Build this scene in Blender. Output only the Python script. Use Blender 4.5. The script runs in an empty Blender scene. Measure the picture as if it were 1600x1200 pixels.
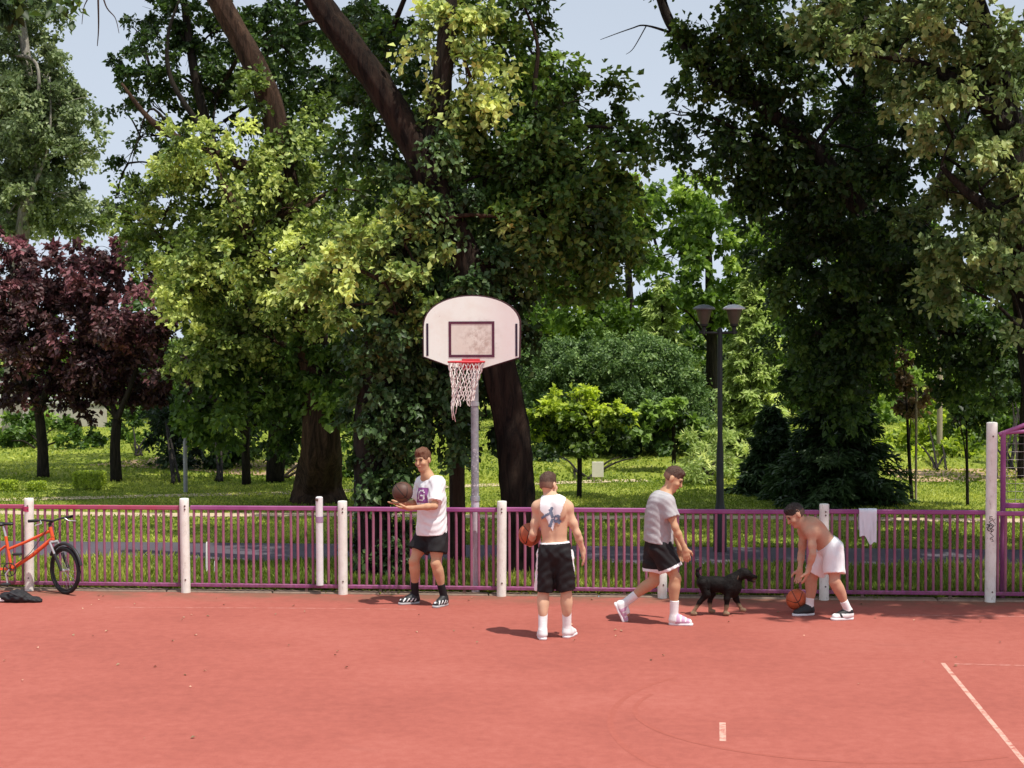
import bpy, math, random
import numpy as np
from mathutils import Vector, Matrix

random.seed(7)
rng = np.random.default_rng(11)
scene = bpy.context.scene
COL = scene.collection
pi = math.pi

# ------------------------------------------------------------------ camera
FPX = 2490.0
CAM = np.array([0.0, 0.0, 3.1])
YAW = math.radians(5.4)
PITCH = math.atan(80.0 / FPX)
ROLL = 0.0040
F = np.array([-math.sin(YAW) * math.cos(PITCH), math.cos(YAW) * math.cos(PITCH), -math.sin(PITCH)])
R0 = np.array([math.cos(YAW), math.sin(YAW), 0.0])
U0 = np.cross(R0, F)
RR = R0 * math.cos(ROLL) - U0 * math.sin(ROLL)
UU = U0 * math.cos(ROLL) + R0 * math.sin(ROLL)
FENCE_Y = 18.64


def ray(px, py):
    return F + RR * ((px - 800.0) / FPX) + UU * ((600.0 - py) / FPX)


def P(px, py, Y):
    """world point seen at picture position (px, py) in the vertical plane y = Y"""
    d = ray(px, py)
    return CAM + d * (Y / d[1])


def G(px, py, z=0.0):
    """ground point seen at picture position (px, py)"""
    d = ray(px, py)
    return CAM + d * ((z - CAM[2]) / d[2])


def SC(Y):
    return FPX / (Y * 1.0)


cam_data = bpy.data.cameras.new("camera")
cam_data.sensor_width = 36.0
cam_data.lens = FPX / 1600.0 * 36.0
cam_data.clip_end = 2000.0
cam = bpy.data.objects.new("camera", cam_data)
COL.objects.link(cam)
M = Matrix(((RR[0], UU[0], -F[0], CAM[0]), (RR[1], UU[1], -F[1], CAM[1]), (RR[2], UU[2], -F[2], CAM[2]), (0, 0, 0, 1)))
cam.matrix_world = M
scene.camera = cam

# ------------------------------------------------------------------ light
EL = math.radians(66.5)
SUNV = np.array([0.81, -0.59, 0.0])
SUNV = SUNV / np.linalg.norm(SUNV) * math.cos(EL)
SUNV[2] = math.sin(EL)
sun_data = bpy.data.lights.new("sun", 'SUN')
sun_data.energy = 5.0
sun_data.angle = math.radians(0.5)
sun_data.color = (1.0, 0.955, 0.87)
sun = bpy.data.objects.new("sun", sun_data)
COL.objects.link(sun)
sun.rotation_euler = Vector((-SUNV[0], -SUNV[1], -SUNV[2])).to_track_quat('-Z', 'Y').to_euler()
world = bpy.data.worlds.new("World")
scene.world = world
world.use_nodes = True
wn = world.node_tree
wn.nodes.clear()
sky = wn.nodes.new('ShaderNodeTexSky')
sky.sky_type = 'NISHITA'
sky.sun_disc = False
sky.sun_elevation = EL
sky.sun_rotation = math.atan2(SUNV[0], SUNV[1])
sky.air_density = 1.0
sky.dust_density = 2.5
sky.ozone_density = 1.0
bg = wn.nodes.new('ShaderNodeBackground')
bg.inputs[1].default_value = 0.05
# summer haze: a pale bright band towards the horizon, the clear sky above it
tcw = wn.nodes.new('ShaderNodeTexCoord')
spw = wn.nodes.new('ShaderNodeSeparateXYZ')
wn.links.new(tcw.outputs['Generated'], spw.inputs[0])
rmp = wn.nodes.new('ShaderNodeValToRGB')
for e_, (p_, v_) in zip([rmp.color_ramp.elements[0], rmp.color_ramp.elements[1], rmp.color_ramp.elements.new(0.3)], [(0.0, 1.0), (0.36, 0.0), (0.20, 0.80)]):
    e_.position = p_
    e_.color = (v_, v_, v_, 1.0)
wn.links.new(spw.outputs[2], rmp.inputs[0])
mxw = wn.nodes.new('ShaderNodeMix')
mxw.data_type = 'RGBA'
wn.links.new(rmp.outputs[0], mxw.inputs[0])
wn.links.new(sky.outputs[0], mxw.inputs[6])
mxw.inputs[7].default_value = (13.9, 15.7, 18.4, 1.0)
wo = wn.nodes.new('ShaderNodeOutputWorld')
wn.links.new(mxw.outputs[2], bg.inputs[0])
wn.links.new(bg.outputs[0], wo.inputs[0])
scene.view_settings.view_transform = 'Standard'
scene.view_settings.look = 'None'
scene.view_settings.exposure = 0.0
scene.render.engine = 'CYCLES'
scene.cycles.max_bounces = 5
scene.cycles.diffuse_bounces = 3
scene.cycles.glossy_bounces = 2
scene.cycles.transmission_bounces = 3
scene.cycles.transparent_max_bounces = 4
scene.cycles.caustics_reflective = False
scene.cycles.caustics_refractive = False


# ------------------------------------------------------------------ materials
class NT:
    def __init__(self, name):
        self.m = bpy.data.materials.new(name)
        self.m.use_nodes = True
        self.t = self.m.node_tree
        self.t.nodes.clear()
        self.out = self.t.nodes.new('ShaderNodeOutputMaterial')

    def n(self, typ, **kw):
        nd = self.t.nodes.new(typ)
        for k, v in kw.items():
            if k.startswith('i_'):
                nd.inputs[int(k[2:])].default_value = v
            else:
                setattr(nd, k, v)
        return nd

    def l(self, a, b):
        self.t.links.new(a, b)

    def noise(self, scale, detail=4, rough=0.6, vec=None, dist=0.0):
        nd = self.n('ShaderNodeTexNoise')
        nd.inputs['Scale'].default_value = scale
        nd.inputs['Detail'].default_value = detail
        nd.inputs['Roughness'].default_value = rough
        nd.inputs['Distortion'].default_value = dist
        if vec is not None:
            self.l(vec, nd.inputs['Vector'])
        return nd.outputs['Fac']

    def ramp(self, fac, stops):
        nd = self.n('ShaderNodeValToRGB')
        el = nd.color_ramp.elements
        while len(el) < len(stops):
            el.new(0.5)
        for e, (p, c) in zip(el, stops):
            e.position = p
            e.color = (c[0], c[1], c[2], 1.0) if not isinstance(c, (int, float)) else (c, c, c, 1.0)
        self.l(fac, nd.inputs[0])
        return nd.outputs[0]

    def mix(self, fac, a, b, blend='MIX'):
        nd = self.n('ShaderNodeMix', data_type='RGBA', blend_type=blend)
        for sock, v in ((nd.inputs[0], fac), (nd.inputs[6], a), (nd.inputs[7], b)):
            if isinstance(v, (int, float)):
                sock.default_value = v
            elif isinstance(v, (tuple, list)):
                sock.default_value = (v[0], v[1], v[2], 1.0)
            else:
                self.l(v, sock)
        return nd.outputs[2]

    def math(self, op, a, b=None, c=None):
        nd = self.n('ShaderNodeMath', operation=op)
        for i, v in enumerate((a, b, c)):
            if v is None:
                continue
            if isinstance(v, (int, float)):
                nd.inputs[i].default_value = v
            else:
                self.l(v, nd.inputs[i])
        return nd.outputs[0]

    def obj(self):
        return self.n('ShaderNodeTexCoord').outputs['Object']

    def geo(self):
        return self.n('ShaderNodeNewGeometry').outputs['Position']

    def mapping(self, vec, scale):
        nd = self.n('ShaderNodeMapping')
        nd.inputs['Scale'].default_value = scale
        self.l(vec, nd.inputs['Vector'])
        return nd.outputs[0]

    def principled(self, col, rough=0.6, metal=0.0, bump=None, bump_s=0.3, bump_d=0.01, spec=0.5):
        p = self.n('ShaderNodeBsdfPrincipled')
        for key, v in (('Base Color', col), ('Roughness', rough), ('Metallic', metal)):
            if isinstance(v, (int, float)):
                p.inputs[key].default_value = v
            elif isinstance(v, (tuple, list)):
                p.inputs[key].default_value = (v[0], v[1], v[2], 1.0)
            else:
                self.l(v, p.inputs[key])
        p.inputs['Specular IOR Level'].default_value = spec
        if bump is not None:
            b = self.n('ShaderNodeBump')
            b.inputs['Strength'].default_value = bump_s
            b.inputs['Distance'].default_value = bump_d
            self.l(bump, b.inputs['Height'])
            self.l(b.outputs[0], p.inputs['Normal'])
        self.l(p.outputs[0], self.out.inputs[0])
        return p


MATS = {}


def simple(name, col, rough=0.6, var=0.25, scale=14.0, metal=0.0, bump=0.0, spec=0.4):
    if name in MATS:
        return MATS[name]
    t = NT(name)
    v = t.obj()
    f = t.noise(scale, 5, 0.65, v)
    f2 = t.noise(scale * 5.3, 3, 0.6, v)
    ff = t.math('MULTIPLY_ADD', f2, 0.4, t.math('MULTIPLY', f, 0.7))
    lo = tuple(c * (1 - var) for c in col)
    hi = tuple(min(c * (1 + var * 0.7), 0.95) for c in col)
    c = t.ramp(ff, [(0.3, lo), (0.75, hi)])
    t.principled(c, rough, metal, f2 if bump else None, bump, 0.01, spec)
    MATS[name] = t.m
    return t.m


def leaf_material(name, dark, light, trans=0.35, transcol=None, rough=0.48, spec=0.35):
    t = NT(name)
    at = t.n('ShaderNodeAttribute', attribute_name='tint')
    midc = (dark[0] * .62 + light[0] * .26, dark[1] * .62 + light[1] * .34, dark[2] * .62 + light[2] * .26)
    hi = tuple(min(.85, x_ * 1.28) for x_ in light)
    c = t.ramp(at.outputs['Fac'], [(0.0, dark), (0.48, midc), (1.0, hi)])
    p = t.n('ShaderNodeBsdfPrincipled')
    t.l(c, p.inputs['Base Color'])
    p.inputs['Roughness'].default_value = rough
    p.inputs['Specular IOR Level'].default_value = spec
    tr = t.n('ShaderNodeBsdfTranslucent')
    hs = t.n('ShaderNodeHueSaturation')
    hs.inputs['Hue'].default_value = 0.495
    hs.inputs['Saturation'].default_value = 1.1
    hs.inputs['Value'].default_value = 1.5
    t.l(c, hs.inputs['Color'])
    t.l(hs.outputs[0], tr.inputs[0])
    mx = t.n('ShaderNodeMixShader')
    mx.inputs[0].default_value = trans
    t.l(p.outputs[0], mx.inputs[1])
    t.l(tr.outputs[0], mx.inputs[2])
    t.l(mx.outputs[0], t.out.inputs[0])
    MATS[name] = t.m
    return t.m


def bark_material(name, dark, light, scale=9.0):
    t = NT(name)
    v = t.geo()
    mv = t.mapping(v, (1.0, 1.0, 0.16))
    f = t.noise(scale, 9, 0.78, mv, 1.1)
    g = t.noise(scale * 4, 5, 0.6, mv)
    blot = t.noise(1.3, 3, 0.5, v)
    c = t.ramp(f, [(0.40, dark), (0.60, light)])
    c = t.mix(t.math('MULTIPLY', blot, 0.55), c, tuple(d * 0.8 for d in dark))
    h = t.math('MULTIPLY_ADD', g, 0.4, f)
    t.principled(c, 0.9, 0, h, 0.9, 0.06, 0.15)
    MATS[name] = t.m
    return t.m


# ------------------------------------------------------------------ objects
def link(name, mesh, parent=None):
    o = bpy.data.objects.new(name, mesh)
    COL.objects.link(o)
    if parent is not None:
        o.parent = parent
        o.matrix_parent_inverse = parent.matrix_basis.inverted()
    return o


def empty(name, loc):
    o = bpy.data.objects.new(name, None)
    o.empty_display_size = 0.2
    COL.objects.link(o)
    o.location = tuple(float(c) for c in loc)
    return o


def tag(o, label=None, cat=None, group=None, kind=None):
    if label:
        o["label"] = label
    if cat:
        o["category"] = cat
    if group:
        o["group"] = group
    if kind:
        o["kind"] = kind
    return o


def thing(name, loc, label, cat, group=None):
    return tag(empty(name, loc), label, cat, group)


class MB:
    """collects vertices and faces of one mesh"""

    def __init__(self):
        self.v, self.f, self.mi = [], [], []

    def add(self, verts, faces, mi=0):
        o = len(self.v)
        self.v.extend([tuple(map(float, p)) for p in verts])
        self.f.extend([tuple(i + o for i in fc) for fc in faces])
        self.mi.extend([mi] * len(faces))
        return self

    def box(self, c, s, rot=None, mi=0, bev=0.0):
        c = np.array(c, float)
        hx, hy, hz = s[0] / 2, s[1] / 2, s[2] / 2
        if bev <= 0:
            pts = np.array([(x, y, z) for z in (-hz, hz) for y in (-hy, hy) for x in (-hx, hx)])
            fs = [(0, 2, 3, 1), (4, 5, 7, 6), (0, 1, 5, 4), (2, 6, 7, 3), (0, 4, 6, 2), (1, 3, 7, 5)]
        else:
            b = min(bev, hx * .9, hy * .9, hz * .9)
            ring = lambda ax, ay, z: [(-ax, -ay + b, z), (-ax + b, -ay, z), (ax - b, -ay, z), (ax, -ay + b, z), (ax, ay - b, z), (ax - b, ay, z), (-ax + b, ay, z), (-ax, ay - b, z)]
            rs = [ring(hx - b, hy - b, -hz), ring(hx, hy, -hz + b), ring(hx, hy, hz - b), ring(hx - b, hy - b, hz)]
            pts = np.array(sum(rs, []))
            fs = [tuple(range(7, -1, -1)), tuple(range(24, 32))]
            for k in range(3):
                for i in range(8):
                    j = (i + 1) % 8
                    fs.append((k * 8 + i, k * 8 + j, k * 8 + 8 + j, k * 8 + 8 + i))
        if rot is not None:
            pts = pts @ np.array(rot).T
        return self.add(pts + c, fs, mi)

    def tube(self, pts, rad, n=10, cap=True, mi=0, closed=False, bump=None):
        pts = np.array(pts, float)
        m = len(pts)
        rad = np.full(m, rad, float) if np.isscalar(rad) else np.array(rad, float)
        if closed:
            tan = np.roll(pts, -1, 0) - np.roll(pts, 1, 0)
        else:
            tan = np.gradient(pts, axis=0)
        tan /= (np.linalg.norm(tan, axis=1)[:, None] + 1e-12)
        up = np.array([0, 0, 1.0]) if abs(tan[0][2]) < 0.9 else np.array([1.0, 0, 0])
        a = np.cross(tan[0], up)
        a /= np.linalg.norm(a)
        vs = []
        ang = np.arange(n) / n * 2 * pi
        for i in range(m):
            a = a - tan[i] * np.dot(a, tan[i])
            a /= np.linalg.norm(a)
            b = np.cross(tan[i], a)
            rr = rad[i] * (np.ones(n) if bump is None else bump(i, ang))
            vs.append(pts[i] + (np.cos(ang) * rr)[:, None] * a + (np.sin(ang) * rr)[:, None] * b)
        vs = np.concatenate(vs)
        fs = []
        for i in range(m if closed else m - 1):
            i2 = (i + 1) % m
            for j in range(n):
                k = (j + 1) % n
                fs.append((i * n + j, i * n + k, i2 * n + k, i2 * n + j))
        if cap and not closed:
            fs.append(tuple(range(n - 1, -1, -1)))
            fs.append(tuple((m - 1) * n + j for j in range(n)))
        return self.add(vs, fs, mi)

    def lathe(self, prof, c=(0, 0, 0), n=24, mi=0, axis='z'):
        """prof: list of (r, h)"""
        c = np.array(c, float)
        vs, fs = [], []
        for (r, h) in prof:
            for j in range(n):
                t = j / n * 2 * pi
                p = (r * math.cos(t), r * math.sin(t), h)
                if axis == 'y':
                    p = (p[0], p[2], -p[1])
                vs.append(c + np.array(p))
        m = len(prof)
        for i in range(m - 1):
            for j in range(n):
                k = (j + 1) % n
                fs.append((i * n + j, i * n + k, (i + 1) * n + k, (i + 1) * n + j))
        fs.append(tuple(range(n - 1, -1, -1)))
        fs.append(tuple((m - 1) * n + j for j in range(n)))
        return self.add(vs, fs, mi)

    def quad(self, a, b, c, d, mi=0):
        return self.add([a, b, c, d], [(0, 1, 2, 3)], mi)

    def build(self, name, mats, parent=None, smooth=None, loc=None):
        me = bpy.data.meshes.new(name)
        off = np.zeros(3) if loc is None else np.array(loc, float)
        me.from_pydata([tuple(np.array(p) - off) for p in self.v], [], self.f)
        mats = mats if isinstance(mats, (list, tuple)) else [mats]
        for m in mats:
            me.materials.append(m)
        if len(mats) > 1:
            me.polygons.foreach_set('material_index', self.mi)
        if smooth is not None:
            me.polygons.foreach_set('use_smooth', [True] * len(me.polygons))
            if smooth < 3:
                me.set_sharp_from_angle(angle=smooth)
        me.update()
        o = link(name, me, None)
        o.location = tuple(off)
        if parent is not None:
            setparent(o, parent)
        return o


def setparent(o, parent):
    """parent keeping world place (things are not rotated while they are built)"""
    o.parent = parent
    pm = Matrix.Translation(world_loc(parent))
    o.matrix_parent_inverse = pm.inverted()


def world_loc(o):
    return o.location.copy()


def copy_tree(o, parent=None):
    c = o.copy()
    COL.objects.link(c)
    if parent is not None:
        c.parent = parent
    for ch in list(o.children):
        copy_tree(ch, c)
    return c


def np_mesh(name, v, tris, mat, parent=None, attrs=None, smooth=False, mi=None, quads=False):
    me = bpy.data.meshes.new(name)
    k = 4 if quads else 3
    nv, nf = len(v), len(tris)
    me.vertices.add(nv)
    me.vertices.foreach_set('co', np.ascontiguousarray(v, np.float32).ravel())
    me.loops.add(nf * k)
    me.loops.foreach_set('vertex_index', np.ascontiguousarray(tris, np.int32).ravel())
    me.polygons.add(nf)
    me.polygons.foreach_set('loop_start', np.arange(nf, dtype=np.int32) * k)
    if smooth:
        me.polygons.foreach_set('use_smooth', np.ones(nf, bool))
    for m in (mat if isinstance(mat, (list, tuple)) else [mat]):
        me.materials.append(m)
    if mi is not None:
        me.polygons.foreach_set('material_index', np.ascontiguousarray(mi, np.int32))
    if attrs:
        for an, av in attrs.items():
            a = me.attributes.new(an, 'FLOAT', 'POINT')
            a.data.foreach_set('value', np.ascontiguousarray(av, np.float32))
    me.update(calc_edges=True)
    me.validate()
    o = link(name, me, None)
    if parent is not None:
        setparent(o, parent)
    return o


def nrm(a):
    a = np.asarray(a, float)
    return a / (np.linalg.norm(a, axis=-1, keepdims=True) + 1e-12)
# ------------------------------------------------------------------ implicit bodies -> one continuous mesh
class SDF:
    def __init__(self, vox=0.008):
        self.p = []
        self.vox = vox
        self.cuts = []

    def cone(self, a, b, r1, r2, k=0.03, flat=None, sub=False, cut=None):
        a, b = np.array(a, float), np.array(b, float)
        rm = max(r1, r2) * (1.0 if flat is None else max(1.0, flat[1]))
        lo, hi = np.minimum(a, b) - rm, np.maximum(a, b) + rm
        if flat is not None:
            ax = nrm(flat[0])
            fac = flat[1]

        def f(q):
            pa = q - a
            ba = b - a
            l2 = float(ba @ ba) + 1e-12
            t = np.clip((pa @ ba) / l2, 0, 1)
            d = pa - t[..., None] * ba
            if flat is not None:
                d = d + ((1.0 / fac - 1.0) * (d @ ax))[..., None] * ax
            return np.sqrt((d * d).sum(-1)) - (r1 + (r2 - r1) * t)
        self.p.append((f, lo, hi, k, sub, cut))
        return self

    def chain(self, pts, rad, k=0.03, flat=None):
        for i in range(len(pts) - 1):
            self.cone(pts[i], pts[i + 1], rad[i], rad[i + 1], k, flat)
        return self

    def ell(self, c, r, rot=None, k=0.03, sub=False, cut=None):
        c, r = np.array(c, float), np.array(r, float)
        rot = np.eye(3) if rot is None else np.array(rot, float)   # columns = axes
        rm = np.abs(rot) @ r

        def f(q):
            l = (q - c) @ rot
            k0 = np.sqrt(((l / r) ** 2).sum(-1))
            k1 = np.sqrt(((l / (r * r)) ** 2).sum(-1)) + 1e-9
            return k0 * (k0 - 1.0) / k1
        self.p.append((f, c - rm, c + rm, k, sub, cut))
        return self

    def cut(self, p, n):
        self.cuts.append((np.array(p, float), nrm(n)))
        return self

    def mesh(self, noise=None):
        h = self.vox
        pos = [x for x in self.p if not x[4]]
        lo = np.min([x[1] for x in pos], 0) - 4 * h
        hi = np.max([x[2] for x in pos], 0) + 4 * h
        n = np.ceil((hi - lo) / h).astype(int) + 1
        D = np.full(n, 1.0, np.float32)
        axs = [lo[i] + np.arange(n[i]) * h for i in range(3)]
        for (f, a, b, k, sub, cut) in self.p:
            m = k + 3 * h
            i0 = np.clip(np.floor((a - m - lo) / h).astype(int), 0, n)
            i1 = np.clip(np.ceil((b + m - lo) / h).astype(int) + 1, 0, n)
            if np.any(i1 <= i0):
                continue
            q = np.stack(np.meshgrid(axs[0][i0[0]:i1[0]], axs[1][i0[1]:i1[1]], axs[2][i0[2]:i1[2]], indexing='ij'), -1)
            d = f(q)
            if cut is not None:
                for (cp, cn) in cut:
                    d = np.maximum(d, (q - cp) @ nrm(cn))
            sl = D[i0[0]:i1[0], i0[1]:i1[1], i0[2]:i1[2]]
            if sub:
                hh = np.maximum(k - np.abs(sl + d), 0) / max(k, 1e-6)
                sl[...] = np.maximum(sl, -d) + hh * hh * k * 0.25
            else:
                hh = np.maximum(k - np.abs(sl - d), 0) / max(k, 1e-6)
                sl[...] = np.minimum(sl, d) - hh * hh * k * 0.25
        if self.cuts or noise is not None:
            q = np.stack(np.meshgrid(*axs, indexing='ij'), -1)
            if noise is not None:
                D = D + noise(q).astype(np.float32)
            for (cp, cn) in self.cuts:
                D = np.maximum(D, ((q - cp) @ cn).astype(np.float32))
        return surf_nets(D, lo, h)


def surf_nets(D, lo, h):
    s = D < 0
    nx, ny, nz = D.shape
    cnt = np.zeros((nx - 1, ny - 1, nz - 1), np.int8)
    cs = [(x, y, z) for x in (0, 1) for y in (0, 1) for z in (0, 1)]
    for (x, y, z) in cs:
        cnt += s[x:nx - 1 + x, y:ny - 1 + y, z:nz - 1 + z]
    act = (cnt > 0) & (cnt < 8)
    I = np.argwhere(act)
    pos = np.zeros((len(I), 3))
    c = np.zeros(len(I))
    for a in range(8):
        for b in range(a + 1, 8):
            A, B = np.array(cs[a]), np.array(cs[b])
            if np.abs(A - B).sum() != 1:
                continue
            da = D[I[:, 0] + A[0], I[:, 1] + A[1], I[:, 2] + A[2]]
            db = D[I[:, 0] + B[0], I[:, 1] + B[1], I[:, 2] + B[2]]
            cr = (da < 0) != (db < 0)
            t = np.where(cr, da / np.where(cr, da - db, 1), 0)
            pos += np.where(cr[:, None], A + t[:, None] * (B - A), 0)
            c += cr
    v = lo + (I + pos / c[:, None]) * h
    idx = np.full(act.shape, -1, np.int64)
    idx[act] = np.arange(len(I))
    quads = []
    for ax in range(3):
        o1, o2 = (ax + 1) % 3, (ax + 2) % 3
        sl0 = [slice(None)] * 3
        sl1 = [slice(None)] * 3
        sl0[ax] = slice(0, D.shape[ax] - 1)
        sl1[ax] = slice(1, D.shape[ax])
        e = s[tuple(sl0)] != s[tuple(sl1)]
        E = np.argwhere(e)
        E = E[(E[:, o1] > 0) & (E[:, o2] > 0) & (E[:, o1] < D.shape[o1] - 1) & (E[:, o2] < D.shape[o2] - 1)]

        def cell(d1, d2):
            J = E.copy()
            J[:, o1] -= d1
            J[:, o2] -= d2
            return idx[J[:, 0], J[:, 1], J[:, 2]]
        q = np.stack([cell(1, 1), cell(0, 1), cell(0, 0), cell(1, 0)], 1)
        ins = s[E[:, 0], E[:, 1], E[:, 2]]
        q[~ins] = q[~ins][:, ::-1]
        quads.append(q)
    return v, np.concatenate(quads)


def sdf_obj(name, S, mats, parent=None, noise=None, face_mat=None):
    v, q = S.mesh(noise)
    mi = None
    if face_mat is not None:
        mi = face_mat(v[q].mean(1))
    o = np_mesh(name, v, q, mats, parent, smooth=True, mi=mi, quads=True)
    return o


def frame(z, fwd):
    """columns right, forward, up from an up direction and a facing direction"""
    z = nrm(z)
    fwd = np.array(fwd, float)
    y = nrm(fwd - z * (fwd @ z))
    x = np.cross(y, z)
    return np.stack([x, y, z], 1)
# ------------------------------------------------------------------ setting
def rebase(o, base):
    base = np.array(base, float)
    me = o.data
    n = len(me.vertices)
    a = np.zeros(n * 3, np.float32)
    me.vertices.foreach_get('co', a)
    a = a.reshape(-1, 3) - base.astype(np.float32)
    me.vertices.foreach_set('co', a.ravel())
    me.update()
    o.location = tuple(base)
    return o


def sheet(name, x0, x1, y0, y1, z, mat, kind='structure', nx=1, ny=1):
    m = MB()
    m.quad((x0, y0, z), (x1, y0, z), (x1, y1, z), (x0, y1, z))
    o = m.build(name, mat)
    if kind:
        tag(o, kind=kind)
    return o


# red court -------------------------------------------------------
t = NT('red_court')
g = t.geo()
big = t.noise(0.35, 4, 0.6, g)
streak = t.noise(1.0, 5, 0.6, t.mapping(g, (0.5, 1.3, 1)), 0.5)
fine = t.noise(95, 3, 0.7, g)
mid = t.noise(9, 5, 0.7, g)
f = t.math('MULTIPLY_ADD', big, 0.42, t.math('MULTIPLY_ADD', streak, 0.16, t.math('MULTIPLY', mid, 0.42)))
c = t.ramp(f, [(0.37, (0.305, 0.082, 0.062)), (0.50, (0.38, 0.105, 0.079)), (0.63, (0.43, 0.133, 0.103))])
c = t.mix(t.math('MULTIPLY', t.ramp(fine, [(0.3, 1.0), (0.62, 0.0)]), 0.42), c, (0.22, 0.065, 0.052))
c = t.mix(t.math('MULTIPLY', t.ramp(t.noise(190, 2, 0.5, g), [(0.62, 0.0), (0.75, 1.0)]), 0.22), c, (0.75, 0.33, 0.27))
dark = t.ramp(t.noise(0.9, 5, 0.65, g, 1.2), [(0.60, 0.0), (0.74, 1.0)])
c = t.mix(t.math('MULTIPLY', dark, 0.30), c, (0.25, 0.075, 0.06))
# dirt gathered along the fence
sep = t.n('ShaderNodeSeparateXYZ')
t.l(g, sep.inputs[0])
edge = t.math('MULTIPLY', t.math('SUBTRACT', sep.outputs[1], FENCE_Y - 0.75), 1.5)
edge = t.math('MULTIPLY', t.math('MAXIMUM', edge, 0.0), t.ramp(t.noise(2.4, 5, 0.7, g), [(0.35, 0.0), (0.65, 1.0)]))
c = t.mix(t.math('MINIMUM', t.math('MULTIPLY', edge, 1.3), 0.9), c, (0.20, 0.10, 0.065))
t.principled(c, 0.92, 0, fine, 0.35, 0.004, 0.2)
MAT_COURT = t.m

# grass ground ----------------------------------------------------
t = NT('grass_ground')
g = t.geo()
a = t.noise(0.5, 5, 0.65, g)
b = t.noise(6, 5, 0.7, g)
d = t.noise(60, 3, 0.7, t.mapping(g, (1, 0.35, 1)))
f = t.math('MULTIPLY_ADD', a, 0.5, t.math('MULTIPLY_ADD', b, 0.3, t.math('MULTIPLY', d, 0.3)))
c = t.ramp(f, [(0.38, (0.11, 0.16, 0.02)), (0.52, (0.21, 0.26, 0.035)), (0.66, (0.31, 0.34, 0.06))])
soil = t.ramp(t.noise(0.42, 5, 0.7, g, 0.5), [(0.60, 0.0), (0.70, 1.0)])
c = t.mix(t.math('MULTIPLY', soil, 0.55), c, (0.30, 0.22, 0.12))
t.principled(c, 0.95, 0, d, 0.6, 0.05, 0.1)
MAT_GROUND = t.m

t = NT('asphalt_path')
g = t.geo()
a = t.noise(0.8, 5, 0.65, g)
b = t.noise(70, 3, 0.7, g)
c = t.ramp(t.math('MULTIPLY_ADD', a, 0.6, t.math('MULTIPLY', b, 0.4)), [(0.35, (0.062, 0.054, 0.066)), (0.65, (0.105, 0.092, 0.11))])
t.principled(c, 0.9, 0, b, 0.4, 0.005, 0.3)
MAT_PATH = t.m

MAT_SAND = simple('sandy_path', (0.52, 0.42, 0.27), 0.95, 0.3, 3.0, spec=0.1)
MAT_CONC = simple('kerb_concrete', (0.24, 0.17, 0.13), 0.95, 0.4, 7.0, bump=0.5, spec=0.1)

sheet('ground', -400, 400, 18.78, 900, -0.012, MAT_GROUND)
sheet('court', -40, 40, -12, 18.60, 0.0, MAT_COURT)
sheet('path', -60, 60, 21.15, 23.1, -0.004, MAT_PATH)
k = MB()
for i in range(46):
    k.box((-30 + i * 1.3, 18.69, -0.02), (1.288, 0.17, 0.075), bev=0.012)
tag(k.build('kerb', MAT_CONC), kind='structure')
# pale edging strips of the lawn paths
def strip(name, pts, w, mat, z):
    m = MB()
    pts = np.array(pts, float)
    tn = nrm(np.gradient(pts, axis=0))
    for i in range(len(pts) - 1):
        n0 = np.array([-tn[i][1], tn[i][0], 0]) * w / 2
        n1 = np.array([-tn[i + 1][1], tn[i + 1][0], 0]) * w / 2
        a0, a1 = pts[i], pts[i + 1]
        q = [a0 - n0, a1 - n1, a1 + n1, a0 + n0]
        m.quad(*[(x[0], x[1], z) for x in q])
    return tag(m.build(name, mat), kind='structure')
strip('dirt_path', [(-14 + i * 1.0, 26.75 + 0.12 * math.sin(i * 0.9), 0) for i in range(30)], 0.55, MAT_SAND, -0.004)
strip('gravel_path', [(*G(px, py)[:2], 0) for px, py in ((-150, 783), (100, 778), (300, 773), (480, 769), (640, 762), (800, 756), (950, 751), (1010, 750))], 0.55, MAT_SAND, -0.004)
strip('bare_soil', [(*G(px, py)[:2], 0) for px, py in ((200, 719), (270, 722), (360, 726), (440, 733), (520, 735))], 3.0, simple('bare_soil', (0.42, 0.29, 0.17), 0.95, 0.3, 1.2, spec=0.1), -0.006)
strip('bare_soil', [(*G(px, py)[:2], 0) for px, py in ((1395, 742), (1450, 742), (1520, 741), (1600, 741), (1700, 740))], 3.0, MATS['bare_soil'], -0.006)

# court markings --------------------------------------------------
def paint(name, col, wear):
    t = NT(name)
    g = t.geo()
    n = t.ramp(t.noise(14, 6, 0.75, g), [(wear, 0.0), (wear + 0.16, 1.0)])
    c = t.mix(n, (0.38, 0.105, 0.079), col)
    t.principled(c, 0.85, 0, None, 0, 0, 0.2)
    return t.m
LINE_A = paint('worn_white_paint', (0.62, 0.36, 0.29), 0.37)
LINE_B = paint('faded_paint', (0.50, 0.22, 0.18), 0.42)
LINE_C = paint('faint_paint', (0.335, 0.09, 0.066), 0.36)
p0 = G(1474, 1037)
p1 = G(1600, 1190)
dr = nrm(p1 - p0)
strip('court_line', [p0 - dr * 0.03, p0 + dr * 3.0, p0 + dr * 9], 0.042, LINE_A, 0.0012)
pe = G(1600, 1040)
dx = nrm(pe - p0)
strip('court_line', [p0 + dx * 0.10, p0 + dx * 2, p0 + dx * 8], 0.045, LINE_B, 0.0015)
p0 = G(1129, 1129)
p1 = G(1129.5, 1158)
strip('court_line', [p0, (p0 + p1) / 2, p1], 0.05, LINE_A, 0.0012)
strip('court_line', [G(1400, 961), G(1500, 962), G(1720, 965)], 0.05, LINE_B, 0.0012)
strip('court_line', [G(180, 949), G(420, 950), G(650, 952)], 0.035, LINE_B, 0.0012)


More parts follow.
